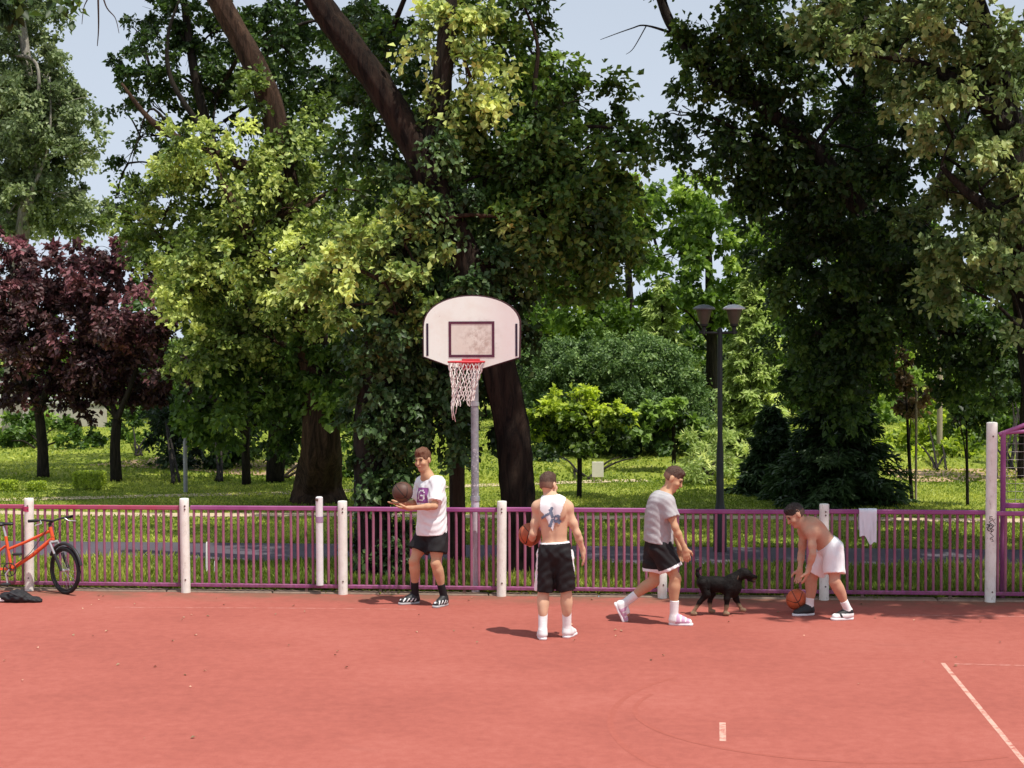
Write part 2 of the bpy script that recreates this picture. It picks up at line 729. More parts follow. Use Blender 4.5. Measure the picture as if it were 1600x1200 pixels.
def arc(c, r, a0, a1, w, mat, ry=1.0):
    pts = [np.array([c[0] + r * math.cos(a), c[1] + r * ry * math.sin(a), 0]) for a in np.linspace(a0, a1, 40)]
    return strip('court_line', pts, w, mat, 0.001 if w == 0.05 else 0.0014)
cc = G(1210, 1128)
arc(cc, 1.30, 2.2, 5.2, 0.05, LINE_C, 1.5)
cc = G(1330, 1115)
arc(cc, 1.75, 2.75, 5.3, 0.045, LINE_C, .85)

# leaf litter and crumbs on the court
n = 110
pos = np.stack([rng.uniform(-7, 7, n), 18.55 - rng.gamma(1.5, 1.8, n), np.full(n, 0.012)], 1)
pos = pos[(pos[:, 1] > 9.5) & (pos[:, 1] < 18.55)]


def leaf_arrays(pos, axis, normal, ln, wd, fold=0.25):
    """rhombic folded leaves: 4 vertices, 2 triangles each"""
    axis = nrm(axis)
    side = nrm(np.cross(axis, normal))
    nn = np.cross(side, axis)
    ln = np.broadcast_to(np.asarray(ln, float), (len(pos),))[:, None]
    wd = np.broadcast_to(np.asarray(wd, float), (len(pos),))[:, None]
    v = np.empty((len(pos), 4, 3))
    v[:, 0] = pos
    v[:, 1] = pos + axis * ln * 0.48 + side * wd * 0.5 + nn * wd * fold
    v[:, 2] = pos + axis * ln - nn * ln * 0.12
    v[:, 3] = pos + axis * ln * 0.48 - side * wd * 0.5 + nn * wd * fold
    i = np.arange(len(pos))[:, None] * 4
    t = np.concatenate([i + np.array([[0, 2, 1]]), i + np.array([[0, 3, 2]])], 1).reshape(-1, 3)
    return v.reshape(-1, 3), t


nn = len(pos)
ax = nrm(np.stack([rng.normal(size=nn), rng.normal(size=nn), rng.normal(size=nn) * 0.1], 1))
nr = nrm(np.stack([rng.normal(size=nn) * .25, rng.normal(size=nn) * .25, np.ones(nn)], 1))
sz = rng.uniform(0.02, 0.05, nn)
v, tr = leaf_arrays(pos, ax, nr, sz, sz * 0.7)
lit = leaf_material('dry_leaf', (0.14, 0.06, 0.035), (0.62, 0.42, 0.28), 0.1)
o = np_mesh('leaf_litter', v, tr, lit, None, {'tint': np.repeat(rng.uniform(0, 1, nn), 4)})
tag(o, 'small dry leaves scattered over the red court', kind='stuff')

# grass blades ----------------------------------------------------
def grass(name, n, x0, x1, y0, y1, h0, h1, mat, label, clump=0.0, mask=None, wid=0.014):
    x = rng.uniform(x0, x1, n)
    y = y0 + (y1 - y0) * rng.uniform(0, 1, n) ** 1.5
    if mask is not None:
        k = mask(x, y)
        x, y = x[k], y[k]
    n = len(x)
    pos = np.stack([x, y, np.full(n, -0.015)], 1)
    patch = 0.5 + 0.5 * np.sin(x * 1.7 + 2 * np.sin(y * 1.1)) * np.sin(y * 1.9 + x * 0.6)
    h = rng.uniform(h0, h1, n) * (0.55 + 0.7 * patch)
    ax = nrm(np.stack([rng.normal(size=n) * .75, rng.normal(size=n) * .7, np.ones(n)], 1))
    nr = nrm(np.stack([rng.normal(size=n), rng.normal(size=n) - .4, np.zeros(n) + .3], 1))
    v, tr = leaf_arrays(pos, ax, nr, h, wid * (1 + y / 40.0))
    tint = np.clip(rng.normal(0.50, 0.17, n) + 0.35 * (patch - 0.5) + 0.2 * np.sin(x * 0.9 + 3 * np.sin(y * .37)), 0, 1)
    o = np_mesh(name, v, tr, mat, None, {'tint': np.repeat(tint, 4)})
    return tag(o, label, kind='stuff')


MAT_BLADE = leaf_material('grass_blade', (0.12, 0.17, 0.022), (0.48, 0.50, 0.11), 0.4)
offpath = lambda x, y: ((y < 21.1) | (y > 23.15)) & ((y < 26.45) | (y > 27.05))
grass('grass', 85000, -9.5, 7.5, 18.86, 21.12, 0.06, 0.20, MAT_BLADE, 'weedy grass strip between the fence and the grey path', wid=0.012)
grass('grass', 120000, -15, 11, 23.15, 33, 0.03, 0.075, MAT_BLADE, 'mown lawn beyond the grey path', mask=offpath, wid=0.013)
grass('grass', 50000, -22, 17, 33, 60, 0.04, 0.09, MAT_BLADE, 'far lawn of the park', wid=0.03)
grass('grass', 900, -7.3, 6.5, 18.62, 18.80, 0.03, 0.10, MAT_BLADE, 'tufts of grass along the foot of the fence', mask=lambda x, y: np.sin(x * 3.1) + np.sin(x * 7.7 + 1) > 0.9, wid=0.012)

# ------------------------------------------------------------------ fence
def fence_paint(name, col, fade):
    t = NT(name)
    v = t.geo()
    f = t.noise(3.0, 5, 0.6, v)
    f2 = t.noise(60, 4, 0.7, v)
    c = t.ramp(f, [(0.35, col), (0.7, fade)])
    c = t.mix(t.math('MULTIPLY', t.ramp(f2, [(0.60, 0.0), (0.72, 1.0)]), 0.45), c, (0.16, 0.07, 0.06))
    sz_ = t.n('ShaderNodeSeparateXYZ'); t.l(v, sz_.inputs[0])
    low = t.math('MULTIPLY', t.math('MAXIMUM', t.math('SUBTRACT', 0.32, sz_.outputs[2]), 0.0), 2.6)
    low = t.math('MULTIPLY', low, t.ramp(t.noise(22, 5, .7, v), [(.38, 0.0), (.58, 1.0)]))
    c = t.mix(t.math('MINIMUM', low, .85), c, (0.13, 0.06, 0.045))
    t.principled(c, 0.5, 0, f2, 0.25, 0.003, 0.4)
    return t.m
MAG = fence_paint('magenta_paint', (0.27, 0.055, 0.195), (0.36, 0.11, 0.26))
RED = fence_paint('pink_red_paint', (0.40, 0.055, 0.10), (0.38, 0.09, 0.17))
PIC = fence_paint('picket_paint', (0.28, 0.085, 0.155), (0.38, 0.15, 0.215))

t = NT('post_white')
v = t.geo()
f = t.noise(9, 6, 0.7, v)
f2 = t.noise(34, 4, 0.7, t.mapping(v, (1, 1, 0.35)))
c = t.ramp(f, [(0.3, (0.74, 0.70, 0.62)), (0.55, (0.86, 0.84, 0.77))])
c = t.mix(t.math('MULTIPLY', t.ramp(f2, [(0.60, 0.0), (0.70, 1.0)]), 0.5), c, (0.33, 0.25, 0.20))
t.principled(c, 0.6, 0, f2, 0.15, 0.004, 0.35)
POSTW = t.m
MAT_BLACK = simple('black_ink', (0.02, 0.02, 0.022), 0.7, 0.3)

post_px = [-205, 48, 292, 537, 784, 1035, 1287, 1546, 1805]
post_x = [float(P(px, 900, FENCE_Y)[0]) for px in post_px]
post_lab = ['white fence post hidden beyond the left edge',
            'white fence post with a pink band, behind the orange bicycle',
            'clean bright white fence post standing alone in the sunny left stretch',
            'bright white fence post just right of the banded white pole',
            'scuffed white fence post between the hoop pole and the shirtless man seen from behind',
            'grey-looking fence post behind the legs of the man in grey',
            'short white fence post behind the bending man in white shorts',
            'tall white fence post with dark scribbles',
            'white fence post hidden beyond the right edge']


def scribble(m, x, y, r, z0, z1, seed, n=5, w=0.007):
    """dark pen strokes lying on the round face of a post"""
    rs = random.Random(seed)
    for s in range(n):
        zc = rs.uniform(z0, z1)
        a = rs.uniform(-2.3, -0.9)
        pts = []
        for q in range(9):
            a2 = a + 0.34 * math.sin(q * 1.4 + s) + rs.uniform(-.08, .08)
            z = zc + (q - 4) * 0.011 + rs.uniform(-.012, .012)
            pts.append((x + (r + .0015) * math.cos(a2), y + (r + .0015) * math.sin(a2), z))
        m.tube(pts, w / 2, 5)


for i, (x, px) in enumerate(zip(post_x, post_px)):
    if i in (0, 8):
        continue
    tall = i == 7
    h = 2.06 if tall else 1.115 + 0.01 * ((i * 7) % 3)
    r = 0.062 if tall else 0.056
    rt = thing('fence_post', (x, FENCE_Y - 0.045, 0), post_lab[i], 'post', 'white posts of the court fence')
    m = MB()
    nseg = 14
    lean = 0.012 * math.sin(i * 2.1)
    pts = [(x + lean * k / nseg, FENCE_Y - 0.045, -0.03 + (h + 0.03 - 0.012) * k / nseg) for k in range(nseg + 1)] + [(x + lean, FENCE_Y - 0.045, h - 0.004), (x + lean, FENCE_Y - 0.045, h)]
    rad = [r] * (nseg + 1) + [r * 0.93, r * 0.55]
    m.tube(pts, rad, 20)
    m.build('shaft', POSTW, rt, 0.9)
    for zz in ([1.9, 0.12] if tall else [h - 0.09, h - 0.13, 0.16]):
        m = MB()
        m.tube([(x + 0.012, FENCE_Y - 0.045 - r - 0.004, zz), (x + 0.012, FENCE_Y - 0.045 - r + 0.01, zz)], 0.010, 8)
        m.build('bolt', simple('rusty_bolt', (0.14, 0.09, 0.07), 0.6, 0.3), rt)
    if tall:
        m = MB()
        scribble(m, x, FENCE_Y - 0.045, r, 0.68, 0.95, 3, 7)
        m.build('graffiti', MAT_BLACK, rt)
    if i == 1:
        m = MB()
        m.tube([(x, FENCE_Y - 0.045, 0.965), (x, FENCE_Y - 0.045, 1.025)], r + 0.004, 20)
        m.build('paint_band', simple('pink_band', (0.55, 0.05, 0.14), 0.5), rt)

pan_lab = ['pink-red railing section behind the rear of the bicycle',
           'pink-red railing section behind the front wheel of the bicycle',
           'magenta railing section crossed by the banded white pole',
           'magenta railing section behind the man in the white shirt',
           'magenta railing section behind the shirtless man seen from behind',
           'shaded purple railing section behind the dog',
           'purple railing section with the white cloth hung on it',
           'purple railing section right of the tall scribbled post']
for i in range(8):
    x0, x1 = post_x[i] + 0.05, post_x[i + 1] - 0.05
    rt = thing('railing', ((x0 + x1) / 2, FENCE_Y, 0), pan_lab[i], 'railing', 'painted railings around the court')
    rm = RED if i < 2 else MAG
    zt, zb = 1.015, 0.085
    sag = 0.006 * math.sin(i * 3.3)
    m = MB()
    m.box(((x0 + x1) / 2, FENCE_Y, zt + sag), (x1 - x0, 0.045, 0.052), bev=0.008)
    m.build('top_rail', rm, rt)
    m = MB()
    m.box(((x0 + x1) / 2, FENCE_Y, zb), (x1 - x0, 0.045, 0.045), bev=0.008)
    m.build('bottom_rail', RED if i < 1 else MAG, rt)
    for s in (0.22, 0.78):
        m = MB()
        m.box((x0 + (x1 - x0) * s, FENCE_Y, 0.0395), (0.035, 0.03, 0.045))
        m.build('foot', simple('rusty_bolt', (0.14, 0.09, 0.07)), rt)
    npk = 20
    for j in range(npk):
        xx = x0 + (x1 - x0) * (j + 0.5) / npk + random.uniform(-.004, .004)
        m = MB()
        a = random.uniform(-.004, .004)
        m.tube([(xx, FENCE_Y, zb + 0.021), (xx + a, FENCE_Y + random.uniform(-.003, .003), 0.55), (xx, FENCE_Y, zt + sag - 0.025)], 0.0165, 8, cap=False)
        m.build('picket', PIC, rt, 1.5)

# thin white banded pole just behind the fence
b = P(500, 922, FENCE_Y - 0.072)
x, y = float(b[0]), FENCE_Y - 0.072
rt = thing('white_pole', (x, y, 0), 'thin white pole with a grey band fixed to the fence left of a thicker post', 'pole')
MB().tube([(x, y, 0.11), (x, y, 0.5), (x, y, 0.86)], 0.043, 16).build('shaft', simple('pole_white', (0.78, 0.76, 0.76), 0.5, 0.12), rt, 0.9)
MB().tube([(x, y, 0.86), (x, y, 0.93)], 0.046, 16).build('band', simple('band_grey', (0.38, 0.25, 0.38), 0.6), rt, 0.9)
MB().tube([(x, y, 0.93), (x, y, 1.155), (x, y, 1.165)], [0.043, 0.043, 0.03], 16).build('top_section', MATS['pole_white'], rt, 0.9)
MB().box((x - 0.02, y - 0.045, 1.13), (0.03, 0.012, 0.03)).build('clip', simple('rusty_bolt', (0.14, 0.09, 0.07)), rt)

# white cloth hung over the rail
x0 = float(P(1341, 830, FENCE_Y)[0])
x1 = float(P(1370, 830, FENCE_Y)[0])
nu, nv = 16, 26
vs, fs = [], []
for j in range(nv + 1):
    for i in range(nu + 1):
        u, w = i / nu, j / nv
        x = x0 + (x1 - x0) * (u * (1 - 0.10 * w) + 0.05 * w)
        front = 0.31 + 0.10 * u - 0.13 * max(0, u - .72) - 0.05 * math.sin(u * 6.5) * (1 - u) + 0.012 * math.sin(u * 13)
        L = w * (front + 0.06 + 0.24)
        fold = 0.014 * math.sin(u * 14 + 1.0) * min(1, abs(L - 0.27) * 4) + 0.007 * math.sin(u * 27 + w * 5)
        if L < 0.24:
            yy, zz = FENCE_Y + 0.031 + 0.008 + abs(fold), 1.045 - (0.24 - L)
        elif L < 0.30:
            a = (L - 0.24) / 0.06 * pi
            yy, zz = FENCE_Y + 0.034 * math.cos(a), 1.047 + 0.012 * math.sin(a)
        else:
            yy, zz = FENCE_Y - 0.031 - 0.008 - abs(fold), 1.045 - (L - 0.30)
        vs.append((x, yy, zz))
for j in range(nv):
    for i in range(nu):
        a = j * (nu + 1) + i
        fs.append((a, a + 1, a + nu + 2, a + nu + 1))
m = MB()
m.add(vs, fs)
o = m.build('towel', simple('white_cloth', (0.80, 0.80, 0.86), 0.9, 0.06, 6), None, 3.5)
rebase(o, ((x0 + x1) / 2, FENCE_Y, 1.0))
tag(o, 'crumpled white cloth hung over the purple top rail beside the bending man', 'cloth')

# purple cage frame behind the fence on the right --------------------
fx = float(P(1567, 800, FENCE_Y + 0.2)[0])
fy = FENCE_Y + 0.2
rt = thing('goal_cage', (fx, fy, 0), 'purple tubular goal cage with sloping top bars and wire mesh at the right edge', 'cage')
zt = 1.93
m = MB(); m.tube([(fx, fy, 0), (fx, fy, 1), (fx, fy, zt)], 0.032, 12); m.build('post', MAG, rt, 0.9)
m = MB(); m.tube([(fx + 2.6, fy, 0), (fx + 2.6, fy, 1), (fx + 2.6, fy, zt)], 0.032, 12); m.build('post', MAG, rt, 0.9)
m = MB(); m.tube([(fx - 0.05, fy, zt - 0.03), (fx + 0.7, fy, zt + 0.26), (fx + 1.3, fy, zt + 0.34), (fx + 2.6, fy, zt - 0.02)], 0.026, 12); m.build('sloping_bar', MAG, rt, 0.9)
m = MB(); m.tube([(fx, fy, zt - 0.01), (fx + 1.3, fy, zt + 0.10), (fx + 2.6, fy, zt - 0.01)], 0.024, 12); m.build('crossbar', MAG, rt, 0.9)
m = MB(); m.box((fx + 1.3, fy, 1.08), (2.6, 0.05, 0.06), bev=0.008); m.build('lower_rail', MAG, rt)
m = MB()
for i in range(27):
    xx = fx + 0.05 + i * 0.096
    m.tube([(xx, fy + 0.02, 1.1), (xx, fy + 0.02, zt)], 0.0028, 4, cap=False)
for j in range(9):
    m.tube([(fx, fy + 0.02, 1.15 + j * 0.092), (fx + 2.6, fy + 0.02, 1.15 + j * 0.092)], 0.0028, 4, cap=False)
m.build('wire_mesh', simple('wire_grey', (0.30, 0.27, 0.25), 0.5), rt)

# ------------------------------------------------------------------ basketball hoop
HY = FENCE_Y + 0.14       # pole
BY = FENCE_Y - 0.42       # board face
hp = P(743, 900, HY)
hx = float(hp[0])
rt = thing('basketball_hoop', (hx, HY, 0), 'basketball hoop with a rounded white backboard and torn net on a grey pole', 'basketball hoop')
t = NT('pole_grey_paint')
v = t.geo()
f = t.noise(14, 5, 0.7, v)
f2 = t.noise(26, 5, 0.75, v)
c = t.ramp(f, [(0.35, (0.20, 0.19, 0.21)), (0.65, (0.34, 0.33, 0.36))])
sp = t.n('ShaderNodeSeparateXYZ'); t.l(v, sp.inputs[0])
stk = t.math('MULTIPLY', t.ramp(f2, [(0.56, 0.0), (0.60, 1.0)]), t.math('MULTIPLY', t.math('GREATER_THAN', sp.outputs[2], 1.1), t.math('LESS_THAN', sp.outputs[2], 1.75)))
c = t.mix(t.math('MULTIPLY', stk, 0.9), c, (0.70, 0.66, 0.68))
c = t.mix(t.ramp(t.noise(33, 4, 0.7, t.mapping(v, (1.3, 1.3, 1))), [(0.62, 0.0), (0.68, 0.8)]), c, (0.08, 0.07, 0.09))
t.principled(c, 0.55, 0.1, None, 0, 0, 0.4)
POLEG = t.m
zb = 2.72
MB().tube([(hx, HY, 1.12), (hx, HY, 1.6), (hx, HY, 2.2), (hx, HY, zb + .25)], 0.046, 18).build('pole', POLEG, rt, 0.9)
MB().tube([(hx, HY, -0.03), (hx, HY, 0.5), (hx, HY, 1.12)], 0.048, 18).build('pole_base', simple('pole_base_white', (0.62, 0.55, 0.60), 0.6, 0.25, 8), rt, 0.9)
MB().tube([(hx, HY, 2.235), (hx, HY, 2.28)], 0.053, 18).build('collar', simple('steel_grey', (0.42, 0.42, 0.45), 0.4, 0.15, metal=0.4), rt, 0.9)
MB().tube([(hx, HY, 1.105), (hx, HY, 1.16)], 0.056, 18).build('collar', MATS['steel_grey'], rt, 0.9)
steel = MATS['steel_grey']
for (dx, z0) in ((-0.28, 3.02), (0.28, 3.02), (0.0, 2.95)):
    m = MB()
    m.tube([(hx, HY - 0.03, z0 - 0.18), (hx + dx * 0.5, (HY + BY) / 2, z0 - 0.06), (hx + dx, BY + 0.05, z0)], 0.022, 8)
    m.build('bracket', steel, rt, 0.9)
# board outline in picture proportions: arched top, straight sides, cut lower corners
s = SC(BY)
c0 = P(737, 520, BY)
bx, bz = float(c0[0]), float(c0[2])
def bp(px, py):
    return ((px - 737) / s * 1.0, (520 - py) / s)
out = [bp(709, 574.5), bp(755, 575.5), bp(811, 558.5), bp(812, 511)]
for k in range(1, 24):
    a = k / 24 * pi
    out.append((math.cos(a) * 75.5 / s - 0.0, (520 - 511) / s + math.sin(a) ** 0.86 * 48.5 / s))
out += [bp(661, 511), bp(661, 557)]
def board(th, grow, y0, name, mat):
    o2 = [(x * grow, z * grow) for x, z in out]
    n = len(o2)
    m = MB()
    vs = [(bx + x, y0, bz + z) for x, z in o2] + [(bx + x, y0 + th, bz + z) for x, z in o2]
    fs = [tuple(range(n)), tuple(range(2 * n - 1, n - 1, -1))] + [((i + 1) % n, i, n + i, n + (i + 1) % n) for i in range(n)]
    m.add(vs, fs)
    return m.build(name, mat, rt)
t = NT('board_white')
v = t.geo()
f = t.noise(3.2, 6, 0.7, v)
f2 = t.noise(11, 6, 0.75, v)
mp = t.n('ShaderNodeVectorMath', operation='DISTANCE')
t.l(v, mp.inputs[0]); mp.inputs[1].default_value = (bx + 0.07, BY, bz - 0.09)
near = t.ramp(mp.outputs['Value'], [(0.03, 1.0), (0.30, 0.0)])
c = t.ramp(f, [(0.35, (0.84, 0.83, 0.73)), (0.55, (0.88, 0.91, 0.82))])
sp = t.n('ShaderNodeSeparateXYZ'); t.l(v, sp.inputs[0])
rightpink = t.math('MULTIPLY', t.math('MAXIMUM', t.math('SUBTRACT', sp.outputs[0], bx + 0.02), 0), 1.3)
c = t.mix(t.math('MINIMUM', rightpink, 0.5), c, (0.72, 0.56, 0.56))
st = t.math('MULTIPLY', t.ramp(f2, [(0.42, 0.0), (0.62, 1.0)]), near)
c = t.mix(t.math('MULTIPLY', st, 1.0), c, (0.24, 0.14, 0.10))
insq = t.math('MULTIPLY', t.math('LESS_THAN', t.math('ABSOLUTE', t.math('SUBTRACT', sp.outputs[0], bx)), 0.25), t.math('LESS_THAN', t.math('ABSOLUTE', t.math('SUBTRACT', sp.outputs[2], bz - 0.075)), 0.19))
c = t.mix(t.math('MULTIPLY', insq, 0.45), c, (0.62, 0.47, 0.38))
spk = t.ramp(t.noise(22, 4, 0.6, v), [(0.68, 0.0), (0.74, 0.6)])
c = t.mix(spk, c, (0.45, 0.36, 0.33))
t.principled(c, 0.45, 0, None, 0, 0, 0.4)
board(0.028, 1.0, BY, 'backboard', t.m)
board(0.03, 1.035, BY + 0.03, 'backing', simple('dark_maroon', (0.05, 0.015, 0.02), 0.7))
MAR = simple('maroon_line', (0.10, 0.02, 0.045), 0.6, 0.35, 20)
def bar(px0, py0, px1, py1, name='target_line', mat=MAR, m=None, yo=0.004):
    (a, b), (c_, d) = bp(px0, py0), bp(px1, py1)
    m = m or MB()
    m.box((bx + (a + c_) / 2, BY - yo / 2 - 0.0005, bz + (b + d) / 2), (abs(c_ - a), yo, abs(d - b)))
    return m
m = MB()
bar(700.5, 502, 773, 506, m=m); bar(700.5, 554.5, 773, 558.5, m=m); bar(700.5, 506, 704.5, 554.5, m=m); bar(769, 506, 773, 554.5, m=m)
m.build('target_square', MAR, rt)
for a in ((665, 505, 668.3, 556), (806.0, 506, 809.3, 557)):
    bar(*a).build('side_stripe', simple('black_line', (0.025, 0.012, 0.03), 0.6), rt)
# rim
RED2 = simple('rim_red', (0.55, 0.035, 0.045), 0.45, 0.25, 18)
rz = bz + (520 - 565) / s
rx = bx + (733 - 737) / s
rr = 0.205
ry = BY - 0.07 - rr
m = MB()
m.tube([(rx + rr * math.cos(a), ry + rr * math.sin(a), rz) for a in np.linspace(0, 2 * pi, 48, endpoint=False)], 0.0105, 10, closed=True)
rim = m.build('rim', RED2, rt, 0.9)
m = MB()
(a1, b1), (a2, b2) = bp(714, 562), bp(748, 577)
m.box((rx + 0.02, BY - 0.012, rz - 0.035), (0.21, 0.02, 0.13), bev=0.006)
m.box((rx + 0.02, BY - 0.05, rz - 0.012), (0.17, 0.075, 0.022), bev=0.004)
setparent(m.build('mount_plate', RED2, None), rt)
m = MB()
m.tube([(rx - 0.16, ry + 0.13, rz), (rx - .07, BY - .03, rz - .07)], 0.008, 8); m.tube([(rx + 0.16, ry + 0.13, rz), (rx + .10, BY - .03, rz - .07)], 0.008, 8)
m.build('brace', RED2, rt, 0.9)
# net: crossing cords, stretched and torn
m = MB()
nc = 14
def netp(a, w, tear):
    r = rr * (1 - 0.34 * min(w * 1.6, 1)) * (1 - 0.10 * w)
    drop = 0.50 * w
    return (rx + (r * math.cos(a)) - 0.05 * w, ry + r * math.sin(a), rz - 0.012 - drop)
for k in range(nc):
    for sgn in (1, -1):
        a0 = k / nc * 2 * pi
        end = 1.0
        c_ = math.cos(a0)
        end = 0.86 if c_ > 0.2 else (0.98 if k % 3 else 0.76)
        pts = []
        for q in range(21):
            w = q / 20 * end
            a = a0 + sgn * w * 5 * (pi / nc)
            p = netp(a, w, 0)
            pts.append((p[0] + 0.006 * math.sin(q * 1.7 + k), p[1], p[2]))
        m.tube(pts, 0.0055, 5, cap=False)
for k in range(5):    # loose torn cords
    a0 = 2.2 + k * 0.4
    p = netp(a0, 0.85, 0)
    m.tube([p, (p[0] - 0.01, p[1], p[2] - 0.08), (p[0] + 0.012 * (k - 2), p[1] - .01, p[2] - 0.16 - 0.02 * k)], 0.0048, 5)
m.build('net', simple('net_cord', (0.80, 0.72, 0.68), 0.9, 0.25, 30), rt, 3.5)

# ------------------------------------------------------------------ street lamp
lp = G(1125, 861)
lx, ly = float(lp[0]), float(lp[1])
rt = thing('street_lamp', (lx, ly, 0), 'dark park lamp post with two white-capped lanterns behind the fence', 'street lamp')
DARKM = simple('dark_green_metal', (0.022, 0.024, 0.022), 0.5, 0.3)
sl = SC(ly)
zz = lambda py: float(P(1125, py, ly)[2])
ztop = zz(517)
MB().lathe([(0.095, 0), (0.095, 0.55), (0.075, 0.60), (0.055, 0.70), (0.05, 1.4), (0.036, 1.6), (0.036, ztop), (0.02, ztop + 0.05)], (lx, ly, 0), 18).build('column', DARKM, rt, 0.7)
m = MB()
m.tube([(lx - 0.30, ly, ztop - 0.02), (lx, ly, ztop - 0.03), (lx + 0.24, ly, ztop - 0.02)], 0.02, 10)
m.build('crossarm', DARKM, rt, 0.9)
CAP_LIT = simple('lamp_cap_lit', (0.84, 0.84, 0.86), 0.5, 0.12)  # one cap coloured as if sunlit, the other as its shaded grey copy
GLO = simple('lamp_bowl', (0.10, 0.085, 0.06), 0.4, 0.2, 5)
for (px, capm, nm) in ((1100, simple('lamp_cap_shaded', (0.16, 0.17, 0.18), 0.5), 'lantern cap darkened as if in shade'), (1147, CAP_LIT, 'lantern cap whitened as if in sun')):
    cx = float(P(px, 490, ly)[0])
    z0 = ztop + 0.0
    MB().lathe([(0.028, -0.05), (0.03, 0.05), (0.055, 0.07), (0.06, 0.10)], (cx, ly, z0), 16).build('socket', DARKM, rt, 0.7)
    MB().lathe([(0.058, 0.10), (0.085, 0.19), (0.115, 0.30)], (cx, ly, z0), 24).build('lantern', GLO, rt, 0.7)
    c_ = MB().lathe([(0.155, 0.302), (0.158, 0.318), (0.12, 0.345), (0.07, 0.365), (0.0, 0.375)], (cx, ly, z0), 24).build('lantern_cap', capm, rt, 0.7)

# thin grey pole at left, white sign board, stakes, box hedges
b = G(290, 769)
rt = thing('slim_pole', b, 'slim grey pole standing on the lawn at left', 'pole')
sY = SC(b[1])
MB().tube([b, b + [0, 0, 1.0]], 0.042, 12).build('lower_section', simple('zinc', (0.30, 0.30, 0.32), 0.5, 0.2, metal=0.3), rt, 0.9)
MB().tube([b + [0, 0, 1.0], b + [0, 0, 1.85], b + [-0.01, 0, 2.05]], 0.028, 12).build('upper_section', MATS['zinc'], rt, 0.9)

b = G(934, 753)
sY = SC(b[1])
rt = thing('sign_board', b, 'small white board standing on the lawn near the round tree', 'sign')
w, h = 18 / sY, 24 / sY
MB().box((b[0], b[1], 0.10 + h / 2), (w, 0.03, h), bev=0.005).build('board', simple('board_paint', (0.80, 0.74, 0.66), 0.6, 0.1), rt)
for sx in (-1, 1):
    MB().box((b[0] + sx * w * 0.33, b[1] + 0.01, 0.05), (0.025, 0.02, 0.10)).build('leg', simple('board_leg', (0.4, 0.34, 0.26), 0.8), rt)

for (px, y0, y1, lab) in ((323, 845, 899, 'taller white stake in the grass behind the magenta fence'), (336, 875, 899, 'shorter white stake in the grass behind the magenta fence')):
    b = G(px, y1)
    h = (y1 - y0) / SC(b[1])
    m = MB()
    m.tube([b, b + [0, 0, h * .5], b + [0.006, 0, h * 0.97], b + [0.006, 0, h]], [0.014, 0.014, 0.013, 0.006], 8)
    o = m.build('stake', simple('stake_white', (0.8, 0.78, 0.74), 0.6, 0.08), None, 0.9)
    rebase(o, b)
    tag(o, lab, 'stake', 'white stakes in the grass')
# ------------------------------------------------------------------ trees and shrubs
BARK = bark_material('bark_brown', (0.035, 0.024, 0.018), (0.17, 0.125, 0.095))
BARK_D = bark_material('bark_dark', (0.012, 0.010, 0.008), (0.06, 0.047, 0.036))
BARK_R = bark_material('bark_red', (0.020, 0.012, 0.008), (0.115, 0.066, 0.042), 7)
BARK_3 = bark_material('bark_umber', (0.009, 0.006, 0.005), (0.055, 0.034, 0.023), 8)
LEAF = {
    'bright': leaf_material('leaf_bright', (0.05, 0.078, 0.015), (0.55, 0.60, 0.185), 0.34),
    'mid': leaf_material('leaf_mid', (0.028, 0.055, 0.012), (0.21, 0.31, 0.06), 0.32),
    'dark': leaf_material('leaf_dark', (0.022, 0.042, 0.012), (0.15, 0.22, 0.052), 0.32),
    'ivy': leaf_material('leaf_ivy', (0.030, 0.058, 0.018), (0.16, 0.23, 0.07), 0.25),
    'grey': leaf_material('leaf_grey', (0.08, 0.11, 0.035), (0.40, 0.46, 0.185), 0.28),
    'dome': leaf_material('leaf_dome', (0.045, 0.08, 0.025), (0.29, 0.39, 0.135), 0.28),
    'pale': leaf_material('leaf_pale', (0.10, 0.125, 0.055), (0.36, 0.40, 0.20), 0.30),
    'purple': leaf_material('leaf_purple', (0.030, 0.011, 0.015), (0.27, 0.105, 0.12), 0.25),
    'lime': leaf_material('leaf_lime', (0.035, 0.065, 0.012), (0.46, 0.54, 0.085), 0.42),
    'spring': leaf_material('leaf_spring', (0.07, 0.125, 0.02), (0.36, 0.46, 0.10), 0.40),
    'pine': leaf_material('leaf_pine', (0.26, 0.31, 0.09), (0.62, 0.69, 0.26), 0.38),
    'spruce': leaf_material('leaf_spruce', (0.016, 0.032, 0.013), (0.085, 0.135, 0.048), 0.25),
    'brown': leaf_material('leaf_brown', (0.10, 0.06, 0.03), (0.30, 0.19, 0.11), 0.3),
}


